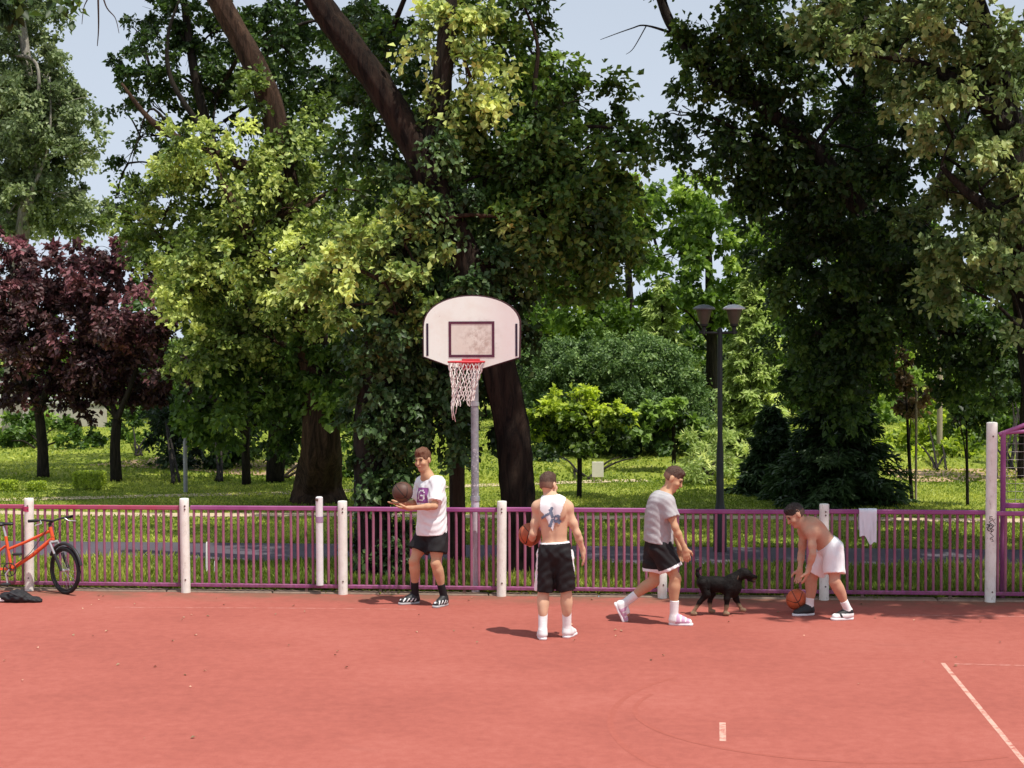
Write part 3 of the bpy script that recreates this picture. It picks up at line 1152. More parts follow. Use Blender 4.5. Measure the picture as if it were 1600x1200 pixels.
def foliage(blobs, leaf=(0.15, 0.10), lai=3.0, clump=0.42, seed=1, up=0.75, outw=0.8, rnd=0.85, flat=0.55, shell=0.45, droop=0.35, needle=False, tint_sd=0.20):
    """blobs: (centre, (rx, ry, rz)[, tint offset, density]) in metres -> leaf arrays"""
    r = np.random.default_rng(seed)
    allp, alln, alla, allt, alls = [], [], [], [], []
    la = 0.5 * leaf[0] * leaf[1]
    for bl in blobs:
        c, rad = np.array(bl[0], float), np.array(bl[1], float)
        toff = bl[2] if len(bl) > 2 else 0.0  # strong negative offsets darken inner masses, shade put into their colour
        den = bl[3] if len(bl) > 3 else 1.0
        n = int(2.15 * lai * den * pi * rad[0] * rad[2] * (0.6 + 0.4 * min(rad[1] / max(rad[0], .01), 1.5)) / la)
        clump_ = clump * 0.74
        ncl = max(3, int(n / 96))
        u = nrm(r.normal(size=(ncl, 3)))
        rr = r.uniform(0, 1, ncl) ** shell
        # irregular outline: lobes
        lob = 1.0 + 0.16 * np.sin(u[:, 0] * 5.1 + u[:, 2] * 3.3 + seed) + 0.12 * np.sin(u[:, 2] * 7.7 + u[:, 1] * 4.0 + 2 * seed)
        cc = c + u * rad * (rr * lob)[:, None]
        cs = clump_ * r.uniform(0.5, 1.4, ncl)
        ct = r.normal(0, tint_sd, ncl) + toff
        k = r.integers(0, ncl, n)
        # sprays: leaves lie along short arching twigs of each clump
        tw = r.integers(0, 7, n)
        key = k * 7 + tw
        tdir = nrm(r.normal(size=(ncl * 7, 3)) * np.array([1, 1, 0.55]) + np.repeat(u, 7, 0) * 0.7 + np.array([0, 0, 0.10]))[key]
        s = r.uniform(0.05, 1.0, n) ** 0.7
        p = cc[k] + tdir * (s * cs[k])[:, None] + r.normal(size=(n, 3)) * (cs[k] * 0.14)[:, None]
        p[:, 2] -= droop * s * s * cs[k]
        nrmv = nrm(np.array([0, 0, up]) + u[k] * outw * np.array([1, 1, .6]) + r.normal(size=(n, 3)) * rnd)
        ax = nrm(tdir * 0.8 + r.normal(size=(n, 3)) * 0.7 + np.array([0, 0, -droop]))
        allp.append(p); alln.append(nrmv); alla.append(ax)
        allt.append(np.clip(0.42 + ct[k] + 0.34 * (s - 0.55) + r.normal(0, 0.13, n), 0, 1))  # inner leaves tinted darker than tips: older growth plus painted-in shade
        alls.append(r.uniform(0.65, 1.25, n))
    return tuple(np.concatenate(x) for x in (allp, alln, alla, allt, alls))


def crown_mesh(fol, leaf, mat, parent, name='crown', zmin=0.02):
    p, n, a, tnt, s = fol
    k = p[:, 2] > zmin
    p, n, a, tnt, s = p[k], n[k], a[k], tnt[k], s[k]
    v, tr = leaf_arrays(p, a, n, leaf[0] * s, leaf[1] * s, 0.18)
    return np_mesh(name, v, tr, mat, parent, {'tint': np.repeat(tnt, 4)})


LEAFCOUNT = [0]


def B(px, py, Y, rx, rz, ry, toff=0.0, den=1.0):
    """foliage mass: middle seen at (px, py) in the photograph when it stands at depth Y"""
    s = SC(Y)
    return (P(px, py, Y), (rx / s, ry, rz / s), toff, den)


def limb(m, pts, rad, n=12, seed=0, rough=0.10):
    """a bark covered limb through the given points, smoothed"""
    pts = np.array(pts, float)
    rad = np.array(rad, float)
    tt = np.arange(len(pts))
    fine = np.linspace(0, len(pts) - 1, max(2, (len(pts) - 1) * 6 + 1))
    # Catmull-Rom
    def cr(a):
        outp = []
        for f_ in fine:
            i = min(int(f_), len(pts) - 2)
            u = f_ - i
            p0, p1, p2, p3 = a[max(i - 1, 0)], a[i], a[i + 1], a[min(i + 2, len(a) - 1)]
            outp.append(0.5 * ((2 * p1) + (-p0 + p2) * u + (2 * p0 - 5 * p1 + 4 * p2 - p3) * u * u + (-p0 + 3 * p1 - 3 * p2 + p3) * u ** 3))
        return np.array(outp)
    q = cr(pts)
    rd = np.interp(fine, tt, rad)
    ph = seed * 1.3
    rv = np.random.default_rng(seed + 5).normal(0, 1, (len(q), n))
    bump = lambda i, ang: 1 + rough * np.sin(ang * 3 + ph + i * 0.13) * 0.6 + rough * np.sin(ang * 9 + .9 * math.sin(i * 0.5 + ph)) * 0.5 + rough * .28 * rv[i]
    m.tube(q, rd, n, bump=bump)


def twigs(m, start, ends, r0, seed=0):
    rs = random.Random(seed)
    for e in ends:
        a, b = np.array(start, float), np.array(e, float)
        mid = (a + b) / 2 + np.array([rs.uniform(-.2, .2), rs.uniform(-.2, .2), rs.uniform(0, .3)])
        limb(m, [a, mid, b], [r0, r0 * 0.6, r0 * 0.15], 6, seed)


def tree(name, label, cat, base, trunks, blobs, kind, leaf=(0.15, 0.10), bark=None, group=None, extra=None, reach=True, **kw):
    rt = thing(name, base, label, cat, group)
    m = MB()
    sd = kw.get('seed', 1)
    for i, (pts, rad) in enumerate(trunks):
        limb(m, pts, rad, 30 if rad[0] > .2 else 12, i + sd, 0.10 if rad[0] > .15 else 0.05)
    if reach and trunks:
        # boughs from the trunk into each foliage mass
        rs = random.Random(sd)
        tp = np.concatenate([np.array(t_[0], float)[1:] for j_, t_ in enumerate(trunks) if j_ == 0 or t_[1][0] > .10])
        todo = list(blobs)
        nodes = tp
        while todo:
            dist = [float(np.min(np.linalg.norm(nodes - np.array(b_[0]), axis=1) + np.maximum(0, nodes[:, 2] - b_[0][2] + 0.3) * 1.5)) for b_ in todo]
            bl = todo.pop(int(np.argmin(dist)))
            c_ = np.array(bl[0], float)
            d = np.linalg.norm(nodes - c_, axis=1) + np.maximum(0, nodes[:, 2] - c_[2] + 0.3) * 1.5
            a = nodes[int(np.argmin(d))]
            nodes = np.concatenate([nodes, c_[None]])
            L = np.linalg.norm(c_ - a)
            if L < 0.3:
                continue
            mid = (a + c_) / 2 + np.array([0, 0, 0.12 * L])
            r0 = min(0.018 * L + 0.012, 0.06, trunks[0][1][0] * 0.5)
            limb(m, [a, mid, c_], [r0, r0 * .7, r0 * .35], 7, sd)
            for q in range(5):
                e = c_ + np.array([rs.uniform(-1, 1), rs.uniform(-1, 1), rs.uniform(-.8, .9)]) * np.array(bl[1]) * 0.85
                limb(m, [c_ * .3 + mid * .7 if q % 2 else c_, (c_ + e) / 2 + np.array([0, 0, .08]), e], [r0 * .4, r0 * .25, r0 * .08], 5, q)
    if m.v:
        m.build('trunk', bark or BARK_D, rt, 3.5)
    fol = foliage(blobs, leaf=leaf, **kw)
    LEAFCOUNT[0] += len(fol[0])
    crown_mesh(fol, leaf, LEAF[kind], rt)
    if extra:
        extra(rt)
    return rt


def PP(lst, Y):
    """path of picture points at one depth, or (px, py, Y) each"""
    return [P(q[0], q[1], q[2] if len(q) > 2 else Y) for q in lst]


# 1 big tree with the two dark limbs, bright sunlit skirt ------------------------
b1 = G(497, 783)
Y1 = float(b1[1])
tr1 = [([b1 + [0, 0, -.1], b1 + [0.0, 0, 0.35]] + PP([(500, 700), (497, 600), (478, 480), (448, 300), (420, 150), (345, 5), (290, -90)], Y1 - .6),
        [0.56, 0.42, 0.35, 0.30, 0.27, 0.23, 0.21, 0.19, 0.15]),
       (PP([(470, 450, Y1 - .5), (420, 420, Y1 - 1), (390, 370, Y1 - 1.6), (350, 290, Y1 - 2)], Y1), [0.16, 0.13, 0.10, 0.05]),
       (PP([(440, 280, Y1 - .5), (360, 250, Y1 - 1), (250, 200, Y1 - 1.2), (190, 130, Y1 - 1.2)], Y1), [0.14, 0.10, 0.06, 0.02])]
bl1 = [B(325, 235, 27.3, 75, 48, 0.9, .22), B(300, 260, 27.9, 60, 45, 0.8, .15), B(410, 300, 27.9, 85, 65, 1.0, .0), B(480, 225, 28.7, 70, 60, 1.0, -.12, .8),
       B(345, 395, 27.5, 75, 60, 1.0, .05), B(540, 370, 26.9, 70, 48, .9, .15), B(430, 420, 26.9, 90, 50, 1.0, .22), B(590, 420, 27.1, 75, 45, .8, .18),
       B(510, 470, 26.9, 85, 38, .8, .12), B(300, 455, 27.7, 60, 55, 1.0, .15), B(265, 320, 28.1, 70, 45, 1.0, .0), B(250, 370, 28.5, 50, 42, 1.0, -.08), B(215, 345, 28.7, 55, 30, .8, -.12),
       B(330, 545, 27.7, 65, 45, .9, .0), B(400, 520, 28.1, 70, 35, .8, -.05), B(640, 340, 27.5, 50, 45, .8, .1), B(610, 480, 27.7, 55, 35, .6, .1), B(640, 500, 27.9, 40, 30, .6, .1), B(380, 470, 28.5, 80, 50, .9, -.1),
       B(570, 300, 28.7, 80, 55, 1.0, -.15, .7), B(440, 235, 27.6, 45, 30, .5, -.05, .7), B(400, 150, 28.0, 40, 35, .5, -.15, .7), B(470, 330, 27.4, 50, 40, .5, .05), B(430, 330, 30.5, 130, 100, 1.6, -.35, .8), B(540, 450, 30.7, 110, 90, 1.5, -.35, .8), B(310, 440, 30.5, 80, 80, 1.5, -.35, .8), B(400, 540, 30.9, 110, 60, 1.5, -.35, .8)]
tree('big_leaning_tree', 'big old tree with thick bare limbs and bright yellow-green leaves left of the hoop', 'tree', b1, tr1, bl1, 'bright', (0.105, 0.075), BARK_R, seed=3, lai=2.5, clump=0.46)

# 2 dark dense crown: the silhouette leaves against the sky at upper left ---------
b2 = G(430, 752)
Y2 = float(b2[1])
tr2 = [([b2] + PP([(432, 650), (420, 520), (380, 380), (330, 220), (300, 90), (280, -60)], Y2 - .3), [0.2, .17, .15, .13, .11, .09, .05]),
       (PP([(330, 220), (270, 130), (262, 60), (280, 0)], Y2 - 1), [.07, .05, .04, .02]),
       (PP([(300, 250), (240, 170), (215, 220), (205, 260)], Y2 - 1), [.04, .025, .015, .006])]
bl2 = [B(235, 110, 32.5, 48, 55, .9, -.1, .8), B(215, 50, 33.2, 30, 30, .8, -.1, .45), B(270, 40, 32.5, 60, 45, 1.0, -.1, .85), B(350, 40, 33.0, 60, 60, 1.1, -.1, .8), B(300, 130, 33.0, 55, 45, 1.0, -.1, .55), B(395, 110, 33.5, 60, 70, 1.1, -.1, .8),
       B(350, 190, 33.5, 60, 38, 1.0, -.1, .6), B(220, 215, 32.8, 30, 16, .5, -.1, .6), B(200, 255, 32.8, 38, 14, .5, -.1, .6), B(290, 225, 33.0, 30, 16, .5, -.1, .5), B(195, 175, 32.5, 26, 20, .5, -.1, .5), B(240, 165, 32.6, 30, 22, .6, -.1, .6),
       B(180, 310, 33.0, 40, 16, .6, -.05, .7), B(450, 40, 34.0, 60, 60, 1.3, -.1, .9), B(540, 120, 34.0, 70, 70, 1.3, -.05), B(470, 150, 34.4, 60, 60, 1.3, -.15), B(600, 60, 34.0, 60, 70, 1.3, -.05), B(255, 265, 33.0, 32, 16, .6, -.1, .6),
       B(300, -60, 34.0, 150, 50, 1.6, -.1, .6), B(300, 90, 33, 34, 60, .8, -.15, .9), B(420, 60, 31, 45, 60, .8, -.15, .9), B(560, 40, 31, 50, 45, .9, -.15, .9), B(340, 150, 33, 45, 40, .8, -.15, .8), B(540, -120, 35.0, 180, 90, 2.5, -.1, .9), ((-9.4, 36.0, 13.2), (1.8, 1.4, 1.2)), ((-7.0, 35.8, 13.4), (1.8, 1.4, 1.2)), ((-4.6, 36.0, 13.4), (1.8, 1.4, 1.2)), ((-2.4, 36.0, 13.4), (1.6, 1.4, 1.2), 0, .8), ((-10.6, 33.2, 13.2), (1.6, 1.5, 1.1)), ((-8.4, 32.8, 13.4), (1.6, 1.6, 1.1)), ((-6.0, 33.0, 13.4), (1.6, 1.6, 1.1)), ((-3.8, 33.2, 13.4), (1.5, 1.5, 1.1))]
tree('dark_leaved_tree', 'tree with dark silhouetted leaves against the sky at upper left', 'tree', b2, tr2, bl2, 'dark', (0.12, 0.085), BARK_D, seed=5, lai=2.3, clump=0.36)

# 3 leaning thick trunk behind the hoop -------------------------------------------
Y3 = 20.1
b3 = np.array([float(P(812, 880, Y3)[0]), Y3, 0.0])
tr3 = [([b3 + [0, 0, -.1], b3 + [0, 0, .3]] + PP([(808, 780), (800, 680), (778, 570), (742, 440), (690, 320), (652, 235), (600, 145), (540, 62), (495, 0), (440, -90)], Y3),
        [.30, .235, .215, .215, .22, .215, .195, .18, .175, .17, .16, .13]),
       (PP([(742, 440, Y3 - .3), (800, 330, Y3 + 1), (850, 230, Y3 + .6), (910, 200, Y3 + .6), (960, 200, Y3 + .6)], Y3), [.09, .07, .05, .03, .01]),
       (PP([(850, 230, Y3 + .6), (835, 150, Y3 + .6), (840, 70, Y3 + .6), (815, 0, Y3 + .6)], Y3), [.045, .035, .025, .012])]
bl3 = [B(800, 45, 21.31, 58, 75, 0.86, .02), B(845, 110, 21.31, 60, 50, 0.72, .02), B(880, 165, 20.95, 75, 55, 0.72, -.05), B(935, 215, 20.59, 65, 35, 0.65, -.12), B(975, 235, 20.44, 36, 32, 0.43, -.15, .8), B(830, 220, 20.59, 70, 70, 0.72, -.15),
       B(770, 270, 20.59, 60, 80, 0.72, -.12), B(880, 290, 20.59, 90, 60, 0.86, -.15), B(950, 310, 20.88, 55, 45, 0.65, .0), B(900, 360, 20.73, 85, 45, 0.79, -.05), B(960, 375, 21.16, 45, 40, 0.58, .1), B(830, 340, 20.30, 60, 50, 0.72, -.08), B(905, 430, 21.31, 50, 42, 0.58, .05),
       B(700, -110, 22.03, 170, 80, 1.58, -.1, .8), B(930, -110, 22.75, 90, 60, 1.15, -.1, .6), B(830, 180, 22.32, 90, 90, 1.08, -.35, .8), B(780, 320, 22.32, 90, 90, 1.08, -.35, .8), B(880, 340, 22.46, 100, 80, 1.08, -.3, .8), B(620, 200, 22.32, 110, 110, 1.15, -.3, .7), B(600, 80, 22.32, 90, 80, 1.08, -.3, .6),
       ((-1.6, 21.4, 10.2), (1.5, 1.3, .8)), ((.4, 21.2, 10.6), (1.5, 1.4, .9)), ((2.2, 21.6, 10.4), (1.5, 1.4, .9)), ((-3.6, 22.0, 10.4), (1.4, .9, .7), 0, .9), ((3.4, 20.0, 10.6), (1.4, 1.3, .9)), ((1.4, 19.3, 10.8), (1.5, 1.2, .8)), ((1.0, 23.2, 11.4), (2.2, 1.2, 1.0)), ((-1.0, 23.4, 12.0), (1.8, 1.2, 1.0))]
tree('leaning_trunk_tree', 'dark tree whose thick trunk leans left behind the backboard', 'tree', b3, tr3, bl3, 'mid', (0.10, 0.07), BARK_3, seed=8, lai=2.6, clump=0.42)

# 4 ivy clad tree between the two --------------------------------------------------
Y4 = 20.2
b4 = np.array([float(P(583, 880, Y4)[0]), Y4, 0.0])
tr4 = [([b4 + [0, 0, -.1], b4 + [0, 0, .4]] + PP([(578, 680), (590, 560), (620, 420), (655, 280), (690, 130), (702, 0), (705, -80)], Y4), [.27, .23, .21, .2, .17, .15, .13, .10, .07])]
bl4 = [B(690, 590, 20.15, 65, 60, 0.50, -.1), B(640, 640, 20.15, 55, 60, 0.43, -.15), B(700, 660, 20.05, 38, 55, 0.43, -.12), B(600, 600, 20.45, 60, 70, 0.50, -.2), B(610, 720, 20.15, 45, 48, 0.37, .05), B(590, 765, 20.25, 28, 25, 0.25, -.05),
       B(700, 460, 20.05, 75, 60, 0.56, -.05), B(770, 420, 20.15, 60, 60, 0.56, -.08), B(640, 540, 20.15, 60, 40, 0.43, .0), B(720, 340, 20.15, 75, 60, 0.56, .0), B(800, 470, 20.55, 45, 50, 0.43, -.1), B(790, 560, 20.75, 40, 60, 0.31, -.2, .7), B(760, 650, 20.95, 28, 40, 0.25, -.2, .5),
       B(660, 400, 20.15, 60, 45, 0.50, .0), B(580, 520, 20.25, 45, 40, 0.37, -.1), B(597, 860, 20.1, 40, 70, .3, -.25, 1.4), B(632, 400, 19.9, 40, 55, .3, -.05), B(648, 310, 19.9, 36, 50, .3, .0), B(612, 500, 19.9, 42, 60, .3, -.1), B(596, 600, 19.9, 44, 60, .3, -.15), B(586, 700, 19.9, 38, 60, .3, -.15), B(670, 220, 20.0, 32, 50, .3, .05), B(690, 210, 20.75, 40, 60, 0.50, .0, .8)]
tree('ivy_clad_tree', 'tree hung to the ground with dark ivy behind the man in the white shirt', 'tree', b4, tr4, bl4, 'ivy', (0.095, 0.07), BARK_D, seed=13, lai=3.0, clump=0.34, droop=0.8)
bl4 = [B(560, 385, 19.95, 58, 38, .4, .18), B(500, 430, 20.2, 55, 35, .4, .15), B(625, 375, 19.7, 50, 34, .35, .12), B(600, 440, 19.7, 55, 32, .35, .2), B(655, 430, 19.6, 42, 34, .3, .1), B(545, 480, 19.9, 50, 26, .3, .12), B(620, 490, 19.7, 40, 24, .3, .1), B(650, 340, 19.8, 40, 26, .3, .05), B(735, 120, 20.20, 62, 48, 0.52, .15), B(700, 50, 20.30, 65, 55, 0.59, .2), B(720, 5, 20.45, 60, 45, 0.59, .1), B(720, 175, 20.30, 50, 30, 0.45, .05), B(815, 345, 20.00, 16, 24, 0.20, .2), B(838, 385, 19.90, 16, 26, 0.20, .2)]
tree('climber_tree', 'slender tree wrapped in sunlit yellowish climber leaves at top centre', 'tree', np.array([float(P(716, 880, 21.2)[0]), 21.2, 0.]), [([np.array([float(P(716, 880, 21.2)[0]), 21.2, 0.])] + PP([(714, 700), (712, 600), (706, 420), (698, 220), (696, 60), (700, -60)], 21.2), [.11, .105, .10, .09, .085, .08, .05])], bl4, 'bright', (0.10, 0.072), BARK_R, seed=17, lai=2.6, clump=0.36)

# 5 lower hanging olive foliage at left of the trunk -------------------------------
b5 = G(385, 757)
tr5 = [([b5] + PP([(384, 680), (388, 620), (395, 560)], float(b5[1]) - .3), [.10, .08, .07, .04])]
bl5 = [B(330, 610, 28.5, 75, 45, .9, .0), B(420, 620, 28.5, 85, 55, .9, .0), B(500, 580, 28, 60, 50, .8, .05), B(440, 560, 28.2, 70, 40, .8, .05), B(520, 640, 28.3, 40, 40, .6, .05, .8), B(460, 640, 28.3, 60, 45, .7, .0), B(370, 570, 28.6, 60, 40, .8, .0), B(300, 650, 29, 45, 30, .7, -.05), B(540, 590, 27.6, 40, 50, .6, .0), B(390, 665, 29, 75, 30, .7, -.1, .8), B(460, 680, 29, 40, 24, .5, -.05, .6)]
tree('low_hanging_tree', 'small olive-green tree with hanging branches left of the big trunk', 'tree', b5, tr5, bl5, 'mid', (0.14, 0.095), BARK_D, seed=19, lai=2.4, clump=0.38, droop=0.7)

# 6 purple plum trees --------------------------------------------------------------
b6 = G(67, 745)
Y6 = float(b6[1])
tr6 = [([b6] + PP([(66, 690), (60, 640)], Y6), [.14, .11, .10]), (PP([(60, 640), (40, 590), (20, 530)], Y6), [.08, .06, .03]), (PP([(60, 645), (80, 590), (110, 520)], Y6 - .3), [.08, .06, .03])]
bl6 = [B(20, 440, Y6 - .3, 85, 65, 1.3, .0), B(95, 420, Y6, 70, 50, 1.2, .0), B(-40, 480, Y6, 90, 90, 1.6, .0), B(60, 510, Y6 - .6, 100, 50, 1.3, -.1), B(20, 570, Y6, 80, 35, 1.0, -.15, .7), B(110, 560, Y6, 60, 35, 1.0, -.15, .7), B(10, 385, Y6, 55, 30, 1., .12), B(40, 605, Y6, 75, 26, .9, -.2, 1.1), B(110, 600, Y6, 60, 30, .9, -.2, 1.1), B(110, 480, Y6 + .4, 60, 50, 1.0, -.1)]
tree('purple_plum_tree', 'purple-leaved tree at the left edge, its trunk forking above the shrubs', 'tree', b6, tr6, bl6, 'purple', (0.13, 0.085), BARK_D, 'purple-leaved trees', seed=23, lai=2.6, clump=0.36)
b7 = G(182, 752)
Y7 = float(b7[1])
tr7 = [([b7] + PP([(180, 700), (183, 655)], Y7), [.13, .11, .10]), (PP([(183, 655), (165, 600), (150, 540)], Y7), [.07, .05, .02]), (PP([(183, 655), (205, 600), (225, 540)], Y7 - .3), [.07, .05, .02])]
bl7 = [B(160, 430, Y7, 70, 45, 1.2, .05), B(200, 490, Y7 - .4, 80, 55, 1.2, .05), B(255, 520, Y7 - .4, 45, 45, 1.0, .0), B(150, 540, Y7, 70, 45, 1.1, -.08), B(240, 580, Y7, 55, 30, .9, -.1, .8), B(160, 600, Y7, 60, 30, .9, -.15, .6), B(290, 590, Y7 + .3, 35, 14, .6, .1, .8), B(365, 585, Y7 + .5, 40, 12, .6, .1, .7), B(180, 395, Y7, 55, 28, .9, .1), B(170, 560, Y7 + .4, 80, 50, .9, -.15), B(210, 610, Y7, 70, 26, .8, -.2, 1.0), B(130, 620, Y7 + .3, 60, 22, .7, -.2, .9), B(125, 500, Y7 + .3, 50, 50, .9, -.1)]
tree('purple_plum_tree', 'purple-leaved tree right of its twin, reaching behind the bright foliage', 'tree', b7, tr7, bl7, 'purple', (0.13, 0.085), BARK_D, 'purple-leaved trees', seed=29, lai=2.6, clump=0.36)

# 7 pale tall tree far left ----------------------------------------------------------
Y8 = 46.0
b8 = np.array([float(P(20, 700, Y8)[0]), Y8, 0])
tr8 = [([b8] + PP([(22, 560), (30, 400), (48, 250), (40, 90), (20, -60)], Y8), [.3, .26, .22, .18, .14, .08]), (PP([(48, 250), (60, 110), (20, 85), (-30, 75)], Y8 - .5), [.07, .05, .05, .03]), (PP([(35, 330), (75, 230), (78, 120)], Y8 - .4), [.07, .04, .02])]
bl8 = [B(30, 60, Y8, 55, 55, 1.8, .0), B(60, 110, Y8, 50, 45, 1.6, .1), B(20, 150, Y8, 70, 60, 2.0, .05), B(95, 165, Y8, 42, 45, 1.2, .1, .9), B(60, 210, Y8, 75, 45, 1.8, .05), B(125, 195, Y8, 30, 35, 1.0, .15, .5), B(20, 250, Y8, 55, 45, 1.6, .0, .8), B(105, 245, Y8, 45, 30, 1.2, .1, .6), B(50, 300, Y8, 65, 30, 1.5, .0, .7), B(100, 310, Y8, 45, 26, 1.2, .1, .6),
       B(-60, 100, Y8, 70, 130, 2.2, .0), B(10, 340, Y8, 60, 30, 1.6, .1, .8), B(30, -20, Y8, 80, 50, 2, 0), B(20, 200, Y8 + 1, 70, 60, 1.6, -.1), B(70, 270, Y8 + 1, 60, 50, 1.5, -.1), B(20, 310, Y8 + 1, 70, 50, 1.5, -.05), B(120, 330, Y8 + 2, 55, 30, 1.4, .1), B(80, 150, Y8 + 1, 45, 50, 1.4, -.1), B(130, 240, Y8, 24, 24, .8, .1, .7), B(60, 345, Y8 + 2, 70, 25, 1.4, .05)]
tree('pale_poplar', 'tall pale grey-green tree with fine leaves at the far upper left', 'tree', b8, tr8, bl8, 'pale', (0.15, 0.10), bark_material('bark_pale', (.25, .22, .18), (.5, .46, .4)), seed=31, lai=3.0, clump=0.5)

# 8 pale green trees in the middle distance -------------------------------------------
def far_tree(name, label, base_px, Y, blobs, kind, group=None, leaf=(0.2, 0.14), trunk_r=.2, **kw):
    x = float(P(base_px, 700, Y)[0])
    b = np.array([x, Y, 0.0])
    top = max(bl[0][2] for bl in blobs)
    tr = [([b, b + [0.05, 0, top * .35], b + [-.05, 0, top * .7], b + [0, 0, top]], [trunk_r, trunk_r * .8, trunk_r * .5, trunk_r * .15])]
    return tree(name, label, 'tree', b, tr, blobs, kind, leaf, BARK_D, group, **kw)


far_tree('light_green_tree', 'light green sunlit tree behind the street lamp, left of the dark tree', 1110, 46, [B(1060, 330, 46, 55, 50, 1.6, .1), B(1120, 330, 46, 60, 55, 1.8, .05), B(1030, 400, 46, 50, 50, 1.6, .0), B(1100, 410, 45.5, 70, 60, 1.8, .0), B(1180, 410, 46, 50, 50, 1.6, .15), B(1140, 480, 46, 80, 45, 1.8, -.1), B(1050, 470, 46, 60, 40, 1.5, -.15), B(1190, 350, 46.5, 40, 50, 1.4, .05), B(1000, 330, 47.5, 28, 40, 1, .1, .6), B(1075, 275, 46, 35, 25, 1, .15, .7)], 'spring', seed=37, lai=2.6, clump=.5)
far_tree('yellow_green_tree', 'yellow-green tree tips glowing behind the dark crown right of the hoop', 985, 50, [B(960, 330, 50, 50, 40, 1.5, .15), B(1000, 300, 50, 28, 30, 1, .15, .6), B(900, 470, 50, 80, 45, 2, -.05), B(870, 430, 50, 70, 50, 2, -.05), B(990, 470, 50, 55, 40, 1.6, -.05), B(950, 510, 50, 100, 35, 2, -.08)], 'spring', seed=41, lai=2.6, clump=.5)

# 9 grey green dome tree ----------------------------------------------------------------
Y9 = 41.0
x9 = float(P(980, 700, Y9)[0])
b9 = np.array([x9, Y9, 0])
bl9 = [B(880, 580, Y9, 60, 50, 1.6, -.02), B(940, 560, Y9 - .4, 75, 42, 1.6, .05), B(1010, 570, Y9 - .4, 75, 48, 1.6, .05), B(1060, 610, Y9, 48, 55, 1.5, .0), B(1085, 655, Y9, 30, 45, 1.2, -.05), B(850, 630, Y9, 45, 50, 1.4, -.1), B(960, 620, Y9 - .8, 100, 50, 1.5, -.08), B(1030, 670, Y9, 70, 40, 1.3, -.15), B(910, 670, Y9, 80, 40, 1.3, -.25), B(840, 560, Y9, 30, 35, 1., 0)]
tree('dome_tree', 'broad grey-green dome-shaped tree between the backboard and the street lamp', 'tree', b9, [([b9, b9 + [.05, 0, .8], b9 + [0, 0, 1.6]], [.2, .17, .1])], bl9, 'dome', (0.10, 0.055), BARK_D, seed=43, lai=4.4, clump=.34, tint_sd=.12)

# 10 round catalpas, sunlit tops and shaded lower leaves put into the tint -----------------------------------------------------------------------
b10 = G(905, 776)
Y10 = float(b10[1])
bl10 = [B(905, 628, Y10, 50, 16, .55, .30, 1.7), B(862, 645, Y10, 36, 18, .5, .20, 1.6), B(946, 645, Y10, 38, 18, .5, .2, 1.6), B(905, 660, Y10, 74, 30, .8, -.30, 1.7), B(846, 674, Y10, 28, 26, .5, -.05, 1.5), B(964, 670, Y10, 26, 24, .45, .0, 1.5), B(905, 684, Y10, 72, 22, .75, -.38, 1.6)]
tree('round_tree', 'small round-headed tree with a lime-tinted top on a bare stem right of the hoop', 'tree', b10, [([b10, b10 + [.01, 0, .5], b10 + [0, 0, 1.05], P(905, 660, Y10)], [.05, .045, .045, .02])], bl10, 'lime', (0.11, 0.085), BARK_D, 'small round-headed trees', seed=47, lai=2.8, clump=.24, up=1.1, outw=.7, rnd=.45, droop=.3)
b11 = G(1053, 735)
Y11 = float(b11[1])
bl11 = [B(1035, 643, Y11, 42, 16, .6, .18, 1.6), B(1008, 662, Y11, 36, 20, .6, .0, 1.5), B(1066, 660, Y11, 36, 20, .6, .0, 1.5), B(1038, 676, Y11, 58, 22, .7, -.3, 1.6)]
tree('round_tree', 'smaller dark round-headed tree left of the street lamp', 'tree', b11, [([b11, b11 + [0, 0, .5], b11 + [-.02, 0, 1.1], P(1045, 660, Y11)], [.05, .045, .04, .02])], bl11, 'mid', (0.15, 0.12), BARK_D, 'small round-headed trees', seed=53, lai=2.8, clump=.26, up=1.1, outw=.7, rnd=.4, droop=.6)

